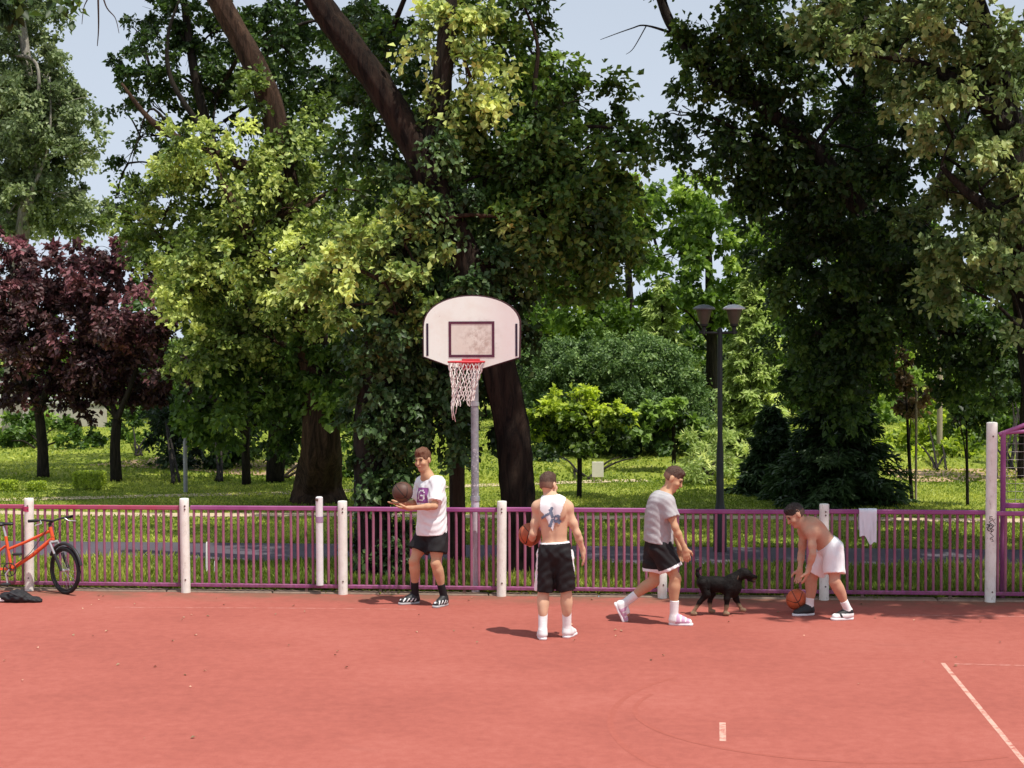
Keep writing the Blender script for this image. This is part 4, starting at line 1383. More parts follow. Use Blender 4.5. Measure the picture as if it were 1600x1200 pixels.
# 11 the big dark tree on the right ----------------------------------------------------------
b12 = G(1335, 770)
Y12 = float(b12[1])
tr12 = [([b12 + [0, 0, -.1], b12 + [0, 0, .4]] + PP([(1335, 680), (1338, 560), (1345, 420), (1352, 260), (1350, 130), (1345, -30)], Y12 - .4), [.36, .32, .29, .28, .26, .24, .2, .12]),
        (PP([(1345, 330), (1270, 230), (1180, 160), (1110, 120), (1060, 55), (1040, 20), (1022, -40)], 25.5), [.15, .13, .11, .09, .085, .08, .07]),
        (PP([(1375, 450), (1450, 330), (1500, 200), (1540, 60)], Y12 - 2), [.16, .13, .1, .05]),
        (PP([(1060, 55), (1010, 40), (985, 45), (938, 62)], 25.5), [.03, .014, .010, .004]),
        (PP([(1010, 40), (990, 75), (978, 85)], 25.5), [.010, .007, .003])]
bl12 = [B(1075, 75, 25.6, 50, 40, .8, -.1, .7), B(1120, 60, 25.5, 60, 45, .9, -.05), B(1180, 40, 25.5, 65, 50, 1.0, .0), B(1110, 140, 25.5, 60, 45, .9, -.1, .8), B(1060, 180, 25.6, 30, 28, .5, -.1, .7), B(1180, 120, 25.5, 60, 55, 1.0, -.05), B(1240, 130, 25.5, 50, 50, 1.0, -.08, .8), B(1090, 215, 25.6, 45, 30, .7, -.05, .7), B(1160, 210, 25.6, 60, 40, .9, -.05),
        B(1150, 275, 26, 60, 40, .9, -.05), B(1230, 240, 26, 60, 45, 1.0, -.15), B(1300, 280, 26, 80, 60, 1.1, -.15), B(1236, 320, 26.3, 70, 55, 1.0, -.15), B(1370, 250, 25.5, 60, 60, 1.1, -.1), B(1300, 390, 26.3, 85, 60, 1.1, -.12), B(1252, 430, 26.8, 60, 55, .9, -.12), B(1390, 380, 26.3, 70, 60, 1.1, -.1), B(1275, 520, 26.8, 65, 60, .9, -.15), B(1340, 490, 26.8, 75, 60, 1.0, -.12),
        B(1440, 465, 26.6, 70, 52, 1.0, -.1), B(1500, 520, 27, 70, 60, 1.0, -.12), B(1264, 610, 27, 45, 45, .7, -.15, .9), B(1320, 600, 27, 60, 45, .8, -.1, .9), B(1515, 590, 27.4, 70, 40, .9, -.15, .9), B(1560, 560, 27, 60, 70, 1.1, -.12), B(1340, 560, 27, 40, 40, .7, -.1, .8),
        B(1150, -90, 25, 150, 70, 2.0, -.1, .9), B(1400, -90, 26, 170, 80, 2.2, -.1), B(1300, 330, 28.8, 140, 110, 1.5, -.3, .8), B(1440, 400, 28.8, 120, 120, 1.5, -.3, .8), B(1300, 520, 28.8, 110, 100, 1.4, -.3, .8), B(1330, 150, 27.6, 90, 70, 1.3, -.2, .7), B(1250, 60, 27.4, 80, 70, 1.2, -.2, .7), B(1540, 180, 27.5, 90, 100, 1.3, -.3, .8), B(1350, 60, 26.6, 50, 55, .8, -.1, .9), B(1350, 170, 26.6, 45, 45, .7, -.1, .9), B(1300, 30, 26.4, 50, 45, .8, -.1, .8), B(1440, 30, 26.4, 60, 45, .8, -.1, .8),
        ((4.8, 23.6, 11.6), (2.0, 1.4, 1.0)), ((6.6, 24.8, 12.4), (2.2, 1.4, 1.0))]
tree('dark_broad_tree', 'huge dark tree spreading over the right half above the bending man', 'tree', b12, tr12, bl12, 'dark', (0.115, 0.082), BARK_D, seed=59, lai=2.6, clump=.42, droop=.5)
# 12 pale grey green oak in front of it at the right edge -------------------------------------
b13 = G(1650, 850)
Y13 = float(b13[1])
tr13 = [([b13 + [0, 0, -.1], b13 + [0, 0, .4]] + PP([(1640, 700), (1625, 560), (1600, 380), (1575, 200), (1540, 60), (1510, -60)], Y13), [.42, .35, .32, .3, .27, .22, .16, .08]),
        (PP([(1600, 380), (1550, 330), (1510, 300), (1470, 260)], Y13 - .5), [.12, .1, .07, .03]), (PP([(1575, 200), (1500, 130), (1400, 90), (1300, 80)], Y13 - .3), [.12, .1, .06, .03])]
bl13 = [B(1270, 60, 23.6, 45, 55, .8, .02, .8), B(1340, 45, 23.5, 60, 45, .9, .0, .8), B(1420, 60, 23.5, 60, 50, .9, .0, .9), B(1500, 35, 23.3, 60, 50, .9, .12), B(1560, 90, 23.5, 50, 60, .9, -.1), B(1400, 120, 23.5, 50, 32, .7, .05, .8), B(1450, 155, 23.2, 50, 32, .7, .12), B(1520, 140, 23.2, 42, 35, .7, .12, .9), B(1490, 215, 23.0, 48, 32, .7, .16), B(1560, 190, 23.6, 40, 45, .8, -.1),
        B(1530, 300, 23.2, 36, 40, .7, .0), B(1480, 300, 23.4, 40, 40, .7, -.1), B(1570, 270, 23.2, 22, 35, .6, .15), B(1560, 370, 22.8, 28, 45, .6, .16), B(1510, 390, 23.2, 40, 40, .7, -.05), B(1570, 440, 22.9, 26, 30, .6, .14), B(1450, 370, 23.6, 40, 40, .7, -.1, .8), B(1500, 450, 23.4, 45, 32, .7, -.05, .9), B(1640, 300, 23, 60, 160, 1.2, -.1), B(1600, 520, 23.5, 35, 40, .8, -.1), B(1500, -80, 23.5, 130, 70, 1.6, 0), B(1575, 230, 25.0, 50, 60, .9, -.15), B(1560, 330, 25.2, 55, 60, .9, -.2), B(1590, 120, 24.8, 50, 60, .9, -.1), B(1470, 110, 25.2, 60, 50, .9, -.15, .8), B(1440, 230, 25.6, 55, 50, .9, -.15, .8), B(1600, 420, 24.5, 40, 60, .8, -.15)]
tree('grey_green_oak', 'tree with dull grey-green sunlit leaf clusters at the right edge', 'tree', b13, tr13, bl13, 'grey', (0.115, 0.085), BARK_D, seed=61, lai=2.4, clump=.36)

# overhead boughs of the big right-hand tree reach out over the fence ---------------------------
b14 = np.array([9.6, 20.9, 0.0])
tr14 = [([b14, b14 + [-.1, 0, 2.2], b14 + [-.5, -.4, 5.0], b14 + [-1.6, -1.4, 8.0], b14 + [-3.2, -2.6, 10.2]], [.34, .3, .27, .2, .1]), ([b14 + [-.5, -.4, 5.0], b14 + [-3.0, -1.6, 7.4], b14 + [-6.0, -2.6, 8.5], b14 + [-9.0, -2.4, 8.9]], [.2, .16, .11, .04])]
bl14 = [((5.0, 16.0, 10.0), (1.2, .75, .7), 0, 1.2), ((6.6, 15.8, 10.2), (1.3, .7, .7), 0, 1.2), ((8.2, 16.0, 10.2), (1.2, .8, .7), 0, 1.2), ((9.6, 16.2, 10.4), (1.2, .8, .7), 0, 1.0), ((4.2, 16.6, 10.6), (1.0, .6, .6), 0, 1.0), ((4.6, 17.8, 10.4), (1.2, 1.0, .7), 0, .9), ((6.4, 17.8, 10.4), (1.5, 1.2, .8)), ((8.6, 17.8, 10.6), (1.6, 1.3, .9)), ((7.4, 19.8, 10.8), (1.7, 1.4, .9)), ((5.4, 19.7, 10.8), (1.4, 1.2, .8)), ((9.8, 19.8, 11), (1.8, 1.6, 1.0)), ((4.0, 16.4, 10.2), (.7, .5, .5), 0, .6), ((3.4, 18.0, 8.6), (1.2, .9, .5), 0, .8), ((1.8, 17.9, 8.8), (1.2, .8, .5), 0, .75), ((.4, 18.4, 8.9), (1.1, .7, .5), 0, .7), ((2.6, 18.9, 9.4), (1.3, .8, .6), 0, .8), ((.9, 19.2, 9.6), (1.3, .7, .6), 0, .8)]
tree('overhanging_tree', 'tree beyond the right edge whose boughs hang over the fence above the frame', 'tree', b14, tr14, bl14, 'mid', (0.15, 0.11), BARK_D, seed=67, lai=4.6, clump=.46)
# bare hanging twigs at the top left come from a tree over the court's left side
b15 = np.array([-11.8, 19.6, 0.0])
tr15 = [([b15, b15 + [.1, -.2, 3], b15 + [.6, -.8, 6.2], b15 + [2.2, -1.6, 8.0], b15 + [4.4, -2.1, 8.6], b15 + [6.6, -2.3, 8.4]], [.26, .22, .19, .13, .08, .03])]
tw = [([P(152, -110, 17.4), P(153, -20, 17.4), P(154, 40, 17.4), P(152, 72, 17.4)], [.02, .012, .008, .004]),
      ([P(152, -60, 17.4), P(140, -10, 17.4), P(131, 12, 17.4), P(128, 38, 17.4)], [.012, .008, .005, .003]),
      ([P(153, -40, 17.4), P(165, 8, 17.4), P(180, 28, 17.4), P(186, 52, 17.4)], [.012, .008, .005, .003]),
      ([b15 + [4.4, -2.1, 8.6], (b15 + [4.4, -2.1, 8.6] + P(152, -110, 17.4)) / 2, P(152, -110, 17.4)], [.04, .03, .02])]
bl15 = [B(95, 5, 18.2, 28, 18, .3, 0, .8), B(105, 28, 18.2, 12, 8, .15, 0, .8), B(20, -30, 18.4, 60, 40, .6), B(30, 10, 18.4, 22, 18, .3, 0, .7), ((-7.4, 17.3, 9.4), (1.2, .8, .5), 0, .6)]
tree('overhanging_tree', 'tree beyond the left edge dangling bare twigs at the upper left', 'tree', b15, tr15 + tw, bl15, 'dark', (0.15, 0.10), BARK_R, seed=71, lai=1.8, clump=.28, reach=False)

# 13 conifers -----------------------------------------------------------------------------------
def conifer(name, label, b, top, r, kind, n, seed, leaf=(0.16, 0.035), group=None, zlow=0.15, layers=26, ndl=150):
    rt = thing(name, b, label, 'conifer', group)
    m = MB()
    rs = np.random.default_rng(seed)
    limb(m, [b, b + [0, 0, top * .5], b + [0, 0, top]], [.05 + top * .018, .03 + top * .01, .012], 10, seed)
    ps, ns, as_, ts, ss = [], [], [], [], []
    for L in range(layers):
        f_ = L / (layers - 1)
        z = zlow + (top - zlow) * f_
        R = r * (1 - f_) ** 0.8 * rs.uniform(.75, 1.15) + 0.08
        nb = int(5 + 6 * (1 - f_))
        for q in range(nb):
            a = rs.uniform(0, 2 * pi)
            ln = R * rs.uniform(.6, 1.12)
            d = np.array([math.cos(a), math.sin(a), 0])
            base = b + [0, 0, z]
            tip = base + d * ln + [0, 0, -0.18 * ln + 0.10 * ln * rs.uniform(-1, 1.4)]
            limb(m, [base, (base + tip) / 2 + [0, 0, .05 * ln], tip], [.018, .012, .004], 4, q)
            k = int(ndl * (0.25 + ln / r))
            s = rs.uniform(.12, 1, k)
            side = np.cross(d, [0, 0, 1.0])
            wdt = 0.30 * ln * (1.1 - s)
            p = base + (tip - base) * s[:, None] + side * (rs.uniform(-1, 1, k) * wdt)[:, None] + [0, 0, 1] * (rs.normal(0, .03, k) - .10 * np.abs(rs.normal(0, .5, k)) * ln)[:, None]
            ax = nrm(d * 0.7 + side * rs.uniform(-1, 1, (k, 1)) + np.array([0, 0, -.25]) + rs.normal(0, .3, (k, 3)))
            ps.append(p); as_.append(ax)
            ns.append(nrm(np.array([0, 0, 1.]) + d * .4 + rs.normal(0, .45, (k, 3))))
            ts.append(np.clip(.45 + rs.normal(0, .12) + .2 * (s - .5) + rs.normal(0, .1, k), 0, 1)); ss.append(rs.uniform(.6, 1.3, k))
    m.build('trunk', BARK_D, rt, 3.5)
    fol = tuple(np.concatenate(x) for x in (ps, ns, as_, ts, ss))
    LEAFCOUNT[0] += len(fol[0])
    crown_mesh(fol, leaf, LEAF[kind], rt)
    return rt


def conif_at(name, label, px, basepy, toppy, halfw, kind, seed, Y=None, **kw):
    if Y is None:
        b = G(px, basepy)
    else:
        b = np.array([float(P(px, 700, Y)[0]), Y, 0.])
    top = float(P(px, toppy, b[1])[2])
    return conifer(name, label, b, top, halfw / SC(b[1]), kind, 0, seed, **kw)


conif_at('dark_conifer', 'dark spreading conifer with branches to the ground, above the bending man', 1310, 787, 540, 118, 'spruce', 73, layers=26, leaf=(.17, .05), ndl=200)
conif_at('dark_conifer', 'dark low conifer just right of the street lamp', 1205, 770, 640, 60, 'spruce', 79, layers=16, leaf=(.16, .05), ndl=190)
conif_at('pale_pine', 'pale yellow-green pine behind the right lantern of the street lamp', 1172, 700, 425, 70, 'pine', 83, Y=38, layers=34, leaf=(.18, .06), ndl=150)
conif_at('pale_pine', 'broad pale fir low behind the left lantern of the street lamp', 1035, 700, 440, 95, 'pine', 89, Y=45, layers=26, leaf=(.20, .06), ndl=130)

# weeping shrub right of the lamp base, etc. ------------------------------------------------------
def shrub(name, label, blobs, kind, base, leaf=(.12, .085), group=None, stems=5, **kw):
    b = np.array(base, float)
    rs = random.Random(kw.get('seed', 1))
    tr = []
    for i in range(stems):
        bl = blobs[i % len(blobs)]
        e = np.array(bl[0]) + np.array([rs.uniform(-.4, .4), rs.uniform(-.3, .3), .1]) * np.array(bl[1])
        s_ = b + np.array([rs.uniform(-.15, .15), rs.uniform(-.15, .15), 0])
        tr.append(([s_, (s_ + e) / 2 + [0, 0, .1], e], [.03, .022, .01]))
    return tree(name, label, 'shrub', b, tr, blobs, kind, leaf, BARK_D, group, reach=False, **kw)


shrub('feathery_shrub', 'feathery light green shrub at the foot of the street lamp', [B(1090, 730, 33, 40, 22, .6, .1), B(1130, 720, 34, 50, 40, .7, .0), B(1100, 700, 35, 35, 25, .6, -.05)], 'pine', G(1105, 752), (.14, .04), seed=97, lai=2.6, clump=.3)
shrub('sunlit_bush', 'glowing yellow-green bush beyond the lawn at right', [B(1465, 690, 42, 42, 40, 1, .2, 1.6), B(1450, 660, 43, 34, 38, .8, .2, 1.6), B(1500, 700, 44, 45, 26, .8, .1, 1.5), B(1470, 715, 40, 50, 22, .8, .2, 1.5), B(1430, 690, 43, 30, 30, .8, .1, 1.3)], 'lime', G(1470, 735), (.16, .11), seed=101, lai=2.6, clump=.36)
shrub('green_bush', 'green bush behind the tall post and the cage at right', [B(1575, 690, 44, 45, 40, 1, .0), B(1600, 640, 45, 45, 40, 1, -.1), B(1540, 690, 46, 30, 30, .8, -.1)], 'spring', G(1575, 733), (.16, .11), seed=103, lai=2.6, clump=.4)
shrub('reddish_bush', 'rust-tinged bush behind the cage at the right edge', [B(1585, 615, 38, 26, 18, .6, .0), B(1610, 630, 38, 30, 22, .6, .0)], 'brown', G(1600, 740), (.14, .1), seed=105, lai=2.2, clump=.3)
shrub('left_shrub', 'low green shrub between the purple trees at far left', [B(30, 668, 43, 45, 24, .9, .0), B(90, 670, 43, 45, 26, .9, -.05), B(60, 650, 43.5, 40, 16, .8, .05), B(10, 690, 42, 30, 12, .6, .1), B(125, 690, 42, 40, 18, .8, .0)], 'mid', G(60, 700), (.15, .1), seed=107, lai=2.8, clump=.32)
shrub('left_shrub', 'sunlit yellowish shrub right of the second purple trunk', [B(215, 695, 44, 35, 22, .8, .1), B(240, 680, 45, 35, 30, .8, -.1), B(200, 665, 46, 35, 30, .8, -.1)], 'mid', G(215, 712), (.15, .1), seed=109, lai=2.6, clump=.34)
shrub('dark_evergreen', 'nearly black evergreen mass behind the slim grey pole', [B(270, 690, 37, 40, 60, 1.2, -.25), B(255, 640, 37.5, 35, 40, 1, -.25), B(285, 740, 36, 40, 20, .8, -.3)], 'spruce', G(270, 755), (.15, .07), seed=113, lai=3.0, clump=.36)
shrub('dark_evergreen', 'dark green bush right of the slim grey pole', [B(345, 660, 37, 45, 32, 1, .15), B(350, 700, 36.5, 50, 35, 1, -.2), B(330, 735, 36, 40, 18, .7, -.3)], 'ivy', G(345, 752), (.15, .1), seed=127, lai=2.8, clump=.34)
shrub('dark_evergreen', 'dark bush low beside the big furrowed trunk', [B(440, 715, 36, 35, 25, .8, -.2), B(420, 690, 36.5, 40, 25, .8, -.15), B(540, 720, 34, 24, 40, .7, .05), B(545, 680, 34.5, 22, 40, .7, .0)], 'mid', G(440, 748), (.14, .1), seed=131, lai=2.6, clump=.34)
shrub('dark_hedge_bush', 'dark bushes under the dome tree behind the small white board', [B(900, 735, 38, 60, 15, .7, -.25), B(980, 715, 40, 50, 22, .8, -.25), B(860, 715, 38.5, 35, 20, .7, -.2)], 'dark', G(910, 748), (.14, .1), seed=137, lai=2.8, clump=.3)

# slim young trees on the right lawn -----------------------------------------------------------------
def slim(name, label, px, basepy, blobs, kind, r=.04, stake=None, **kw):
    b = G(px, basepy)
    top = np.array(blobs[0][0])
    def ex(rt):
        if stake:
            s_ = G(stake[0], stake[1])
            m = MB(); m.tube([s_, s_ + [0, 0, .9], s_ + [0, 0, stake[2]]], .022, 8)
            m.build('support_stake', simple('stake_wood', (.36, .29, .20), .8), rt, .9)
    return tree(name, label, 'tree', b, [([b, b * .5 + top * .5 - [0, 0, .2], top], [r, r * .9, r * .4])], blobs, kind, (.13, .09), BARK_D, None, ex, **kw)


Ys = float(G(1426, 781)[1])
slim('young_tree', 'slim young tree with brownish leaves and a stake right of the dark conifer', 1425, 781, [B(1415, 590, Ys, 38, 32, .5, .0), B(1440, 615, Ys, 30, 22, .45, .0), B(1405, 560, Ys, 20, 18, .4, 0), B(1425, 640, Ys, 20, 12, .3, 0, .6)], 'brown', .035, (1431, 783, 2.0), seed=139, lai=1.9, clump=.25)
Ys = float(G(1512, 790)[1])
slim('young_tree', 'slim young tree with a thin black stem left of the tall scribbled post', 1512, 790, [B(1510, 640, Ys, 34, 22, .5, -.1), B(1500, 660, Ys, 26, 14, .4, -.1, .8), B(1530, 655, Ys, 24, 16, .4, -.1, .8)], 'dark', .03, seed=149, lai=2.0, clump=.24)
b = G(1468, 712)
m = MB(); m.tube([b, b + [0, 0, 1.2], b + [0, 0, 3.6]], .07, 10)
rt = thing('utility_pole', b, 'thin pale pole standing in the glowing bush at right', 'pole')
m.build('shaft', simple('stake_wood', (.36, .29, .20)), rt, .9)
MB().tube([b + [0, 0, 3.6], b + [0, 0, 3.68]], .085, 10).build('cap', MATS['zinc'], rt, .9)
Ys = 36.
for (px, by, ty, r_, lab) in ((1550, 748, 560, .12, 'dark tree trunk left of the cage, its crown lost among the dark leaves'), (1596, 748, 600, .09, 'brown tree trunk seen through the cage at the right edge')):
    b = G(px, by)
    top = P(px + 4, ty, b[1])
    tree('park_tree', lab, 'tree', b, [([b, (b + top) / 2, top], [r_, r_ * .8, r_ * .6])], [B(px - 15, ty - 20, b[1], 45, 35, 1, -.1), B(px + 35, ty - 10, b[1], 40, 35, 1, -.1)], 'dark', (.16, .11), BARK_D, seed=int(px), lai=2.4, clump=.4)

# clipped box hedges -----------------------------------------------------------------------------------
for i, (px, py, wpx, hpx, lab) in enumerate(((140, 764, 42, 27, 'largest clipped box bush on the left lawn, nearest the slim pole'), (58, 767, 23, 14, 'tiny clipped box bush between two larger ones'), (10, 768, 28, 17, 'clipped box bush cut by the left edge of the photo'))):
    b = G(px, py)
    s = SC(b[1])
    w, h = wpx / s, hpx / s
    rt = thing('clipped_bush', b, lab, 'bush', 'clipped box bushes')
    n = int(5200 * w * h / .19) + 500
    r_ = np.random.default_rng(200 + i)
    p = np.stack([r_.uniform(-.5, .5, n) * w, r_.uniform(-.5, .5, n) * w * .8, r_.uniform(.12, 1, n) * h], 1)
    fc = r_.integers(0, 5, n)
    nn_ = np.zeros((n, 3))
    for k_, (axi, sg) in enumerate(((0, -1), (0, 1), (1, -1), (1, 1), (2, 1))):
        q = fc == k_
        nn_[q, axi] = sg
        ext = (w * .5, w * .4, h)[axi]
        p[q, axi] = (sg * ext if axi < 2 else h) + r_.normal(0, .015, q.sum()) - 0.02 * sg
    a_ = nrm(r_.normal(size=(n, 3)) + nn_ * .5)
    fol = (p + b, nrm(nn_ + r_.normal(size=(n, 3)) * .45), a_, np.clip(r_.normal(.78, .15, n), 0, 1), r_.uniform(.6, 1.2, n))
    crown_mesh(fol, (.045, .03), LEAF['lime'], rt, 'foliage')
    m = MB()
    for k_ in range(4):
        a2 = k_ * 1.6
        m.tube([b + [w * .2 * math.cos(a2), w * .15 * math.sin(a2), 0], b + [w * .3 * math.cos(a2), w * .2 * math.sin(a2), h * .8]], .012, 6)
    m.build('stem', BARK_D, rt, .9)

# background trees --------------------------------------------------------------------------------------
bgk = [(-90, 58, 330, 110, 'dark'), (60, 66, 560, 110, 'mid'), (200, 60, 520, 95, 'mid'), (330, 56, 350, 110, 'mid'), (460, 54, 300, 110, 'dark'), (590, 56, 250, 120, 'mid'), (730, 58, 190, 115, 'mid'), (850, 60, 360, 95, 'spring'), (960, 66, 500, 90, 'mid'), (1060, 64, 520, 90, 'mid'), (1180, 60, 480, 100, 'dark'), (1290, 56, 300, 110, 'spring'), (1400, 58, 330, 110, 'spring'), (1500, 60, 420, 95, 'mid'), (1620, 60, 340, 110, 'mid')]
bgl = ['dark tree filling the gap at the far left edge', 'low tree behind the purple plum tree at far left', 'tree behind the second purple tree', 'distant tree behind the bright skirt of leaves', 'distant dark tree behind the big furrowed trunk', 'distant tree behind the ivy-clad trunk', 'tall distant tree behind the backboard', 'distant tree right above the backboard', 'distant tree over the top of the dome tree', 'distant tree behind the left lantern', 'distant dark tree behind the pale pine', 'distant green tree glimpsed through the dark right crown', 'distant green tree above the young brown tree', 'distant tree above the sunlit bush', 'distant tree behind the cage']
for i, ((px, Y, top, hw, kd), lab) in enumerate(zip(bgk, bgl)):
    rs = random.Random(300 + i)
    bls = []
    lo_ = 650
    hgt = lo_ - top
    nb = max(5, int(hgt / 38))
    for q in range(nb):
        f_ = q / (nb - 1)
        wv = hw * (0.95 - 0.55 * f_ ** 2.2)
        for sg in (-1, 1):
            bls.append(B(px + sg * wv * rs.uniform(.3, .62), lo_ - hgt * f_ * .92 + rs.uniform(-14, 14), Y + rs.uniform(-1.5, 1.5), wv * .6, 42, 2.0, -.05 + rs.uniform(-.12, .12), .8))
    far_tree('background_tree', lab, px, Y, bls, kd, 'background trees', (.26, .18), .25, seed=300 + i, lai=2.0, clump=.6)

# far wood closing the horizon
fol = foliage([((-40 + i * 6.0, 92 + 3 * math.sin(i * 1.7), 2.6 + 1.0 * math.sin(i * 2.3)), (4.6, 3, 3.6), -.1, .8) for i in range(15)], leaf=(.5, .34), lai=2.2, clump=1.0, seed=400)
w_ = crown_mesh(fol, (.5, .34), LEAF['mid'], None, 'far_wood')
tag(w_, 'distant belt of trees behind the park', kind='stuff')

# low boundary wall with a white railing, glimpsed between the purple trunks ---------------------------------
WY = 52.0
xa, xb = float(P(-160, 640, WY)[0]), float(P(165, 640, WY)[0])
rt = thing('boundary_wall', ((xa + xb) / 2, WY, 0), 'low pale wall carrying a white railing behind the purple trees', 'wall')
MB().box(((xa + xb) / 2, WY, .38), (xb - xa, .25, .80)).build('wall', simple('pale_wall', (.50, .45, .40), .9, .2, 2, bump=.2), rt)
MB().box(((xa + xb) / 2, WY, .82), (xb - xa + .1, .34, .07)).build('coping', simple('coping_stone', (.60, .57, .53), .9, .15, 3), rt)
m = MB()
m.box(((xa + xb) / 2, WY, 1.50), (xb - xa, .06, .07)); m.box(((xa + xb) / 2, WY, .95), (xb - xa, .05, .05))
for i in range(int((xb - xa) / .22)):
    m.box((xa + i * .22 + .1, WY, 1.2225), (.035, .035, .475))
m.build('railing_bars', simple('rail_white', (.72, .72, .72), .5, .1), rt)
# ------------------------------------------------------------------ people
def skin_mat(name, col, extra=None):
    t = NT(name)
    v = t.obj()
    f = t.noise(7, 5, 0.6, v)
    f2 = t.noise(60, 3, 0.6, v)
    c = t.ramp(f, [(0.3, tuple(x * .86 for x in col)), (0.7, tuple(min(1, x * 1.1) for x in col))])
    c = t.mix(t.math('MULTIPLY', f2, 0.12), c, (col[0] * .9, col[1] * .66, col[2] * .58))
    p = t.principled(c, 0.62, 0, f2, 0.10, 0.004, 0.25)
    p.inputs['Subsurface Weight'].default_value = 0.02
    p.inputs['Subsurface Radius'].default_value = (0.02, 0.008, 0.005)
    return t.m


def cloth_mat(name, col, var=0.12, rough=0.85, scale=8):
    t = NT(name)
    v = t.obj()
    f = t.noise(scale, 5, 0.6, v)
    f2 = t.noise(300, 2, 0.5, v)
    c = t.ramp(f, [(0.3, tuple(x * (1 - var) for x in col)), (0.7, tuple(min(.95, x * (1 + var)) for x in col))])
    t.principled(c, rough, 0, t.math('MULTIPLY_ADD', f2, .15, f), 0.35, 0.012, 0.2)
    return t.m


HAIR = simple('hair_brown', (0.075, 0.035, 0.022), 0.6, 0.45, 40, bump=.6)
HAIR_D = simple('hair_dark', (0.028, 0.017, 0.014), 0.6, 0.45, 40, bump=.6)
HAIR_L = simple('hair_chestnut', (0.15, 0.062, 0.032), 0.6, 0.45, 40, bump=.6)
WHITE_C = cloth_mat('white_cotton', (0.82, 0.81, 0.82), .05)
GREY_C = cloth_mat('grey_marl', (0.42, 0.40, 0.41), .1, .9, 20)
BLACK_C = cloth_mat('black_polyester', (0.016, 0.014, 0.015), .3, .65)
SOCKW = cloth_mat('sock_white', (0.82, 0.80, 0.80), .06)
SOCKB = cloth_mat('sock_black', (0.018, 0.016, 0.018), .2)
EYE = simple('eye_dark', (0.02, 0.012, 0.01), 0.3, 0.2)
LIP = simple('lip', (0.36, 0.13, 0.10), 0.5, 0.1)
SHOE_BK = simple('shoe_black', (0.02, 0.02, 0.022), 0.5, .3)
SHOE_WH = simple('shoe_white', (0.80, 0.80, 0.80), 0.5, .06)
SHOE_PK = simple('shoe_pink', (0.62, 0.36, 0.52), 0.55, .25, 30)
SOLE_WH = simple('sole_white', (0.82, 0.80, 0.82), 0.5, .05)
SOLE_GR = simple('sole_grey', (0.45, 0.45, 0.46), 0.5, .1)


def V(*a):
    return np.array(a, float)


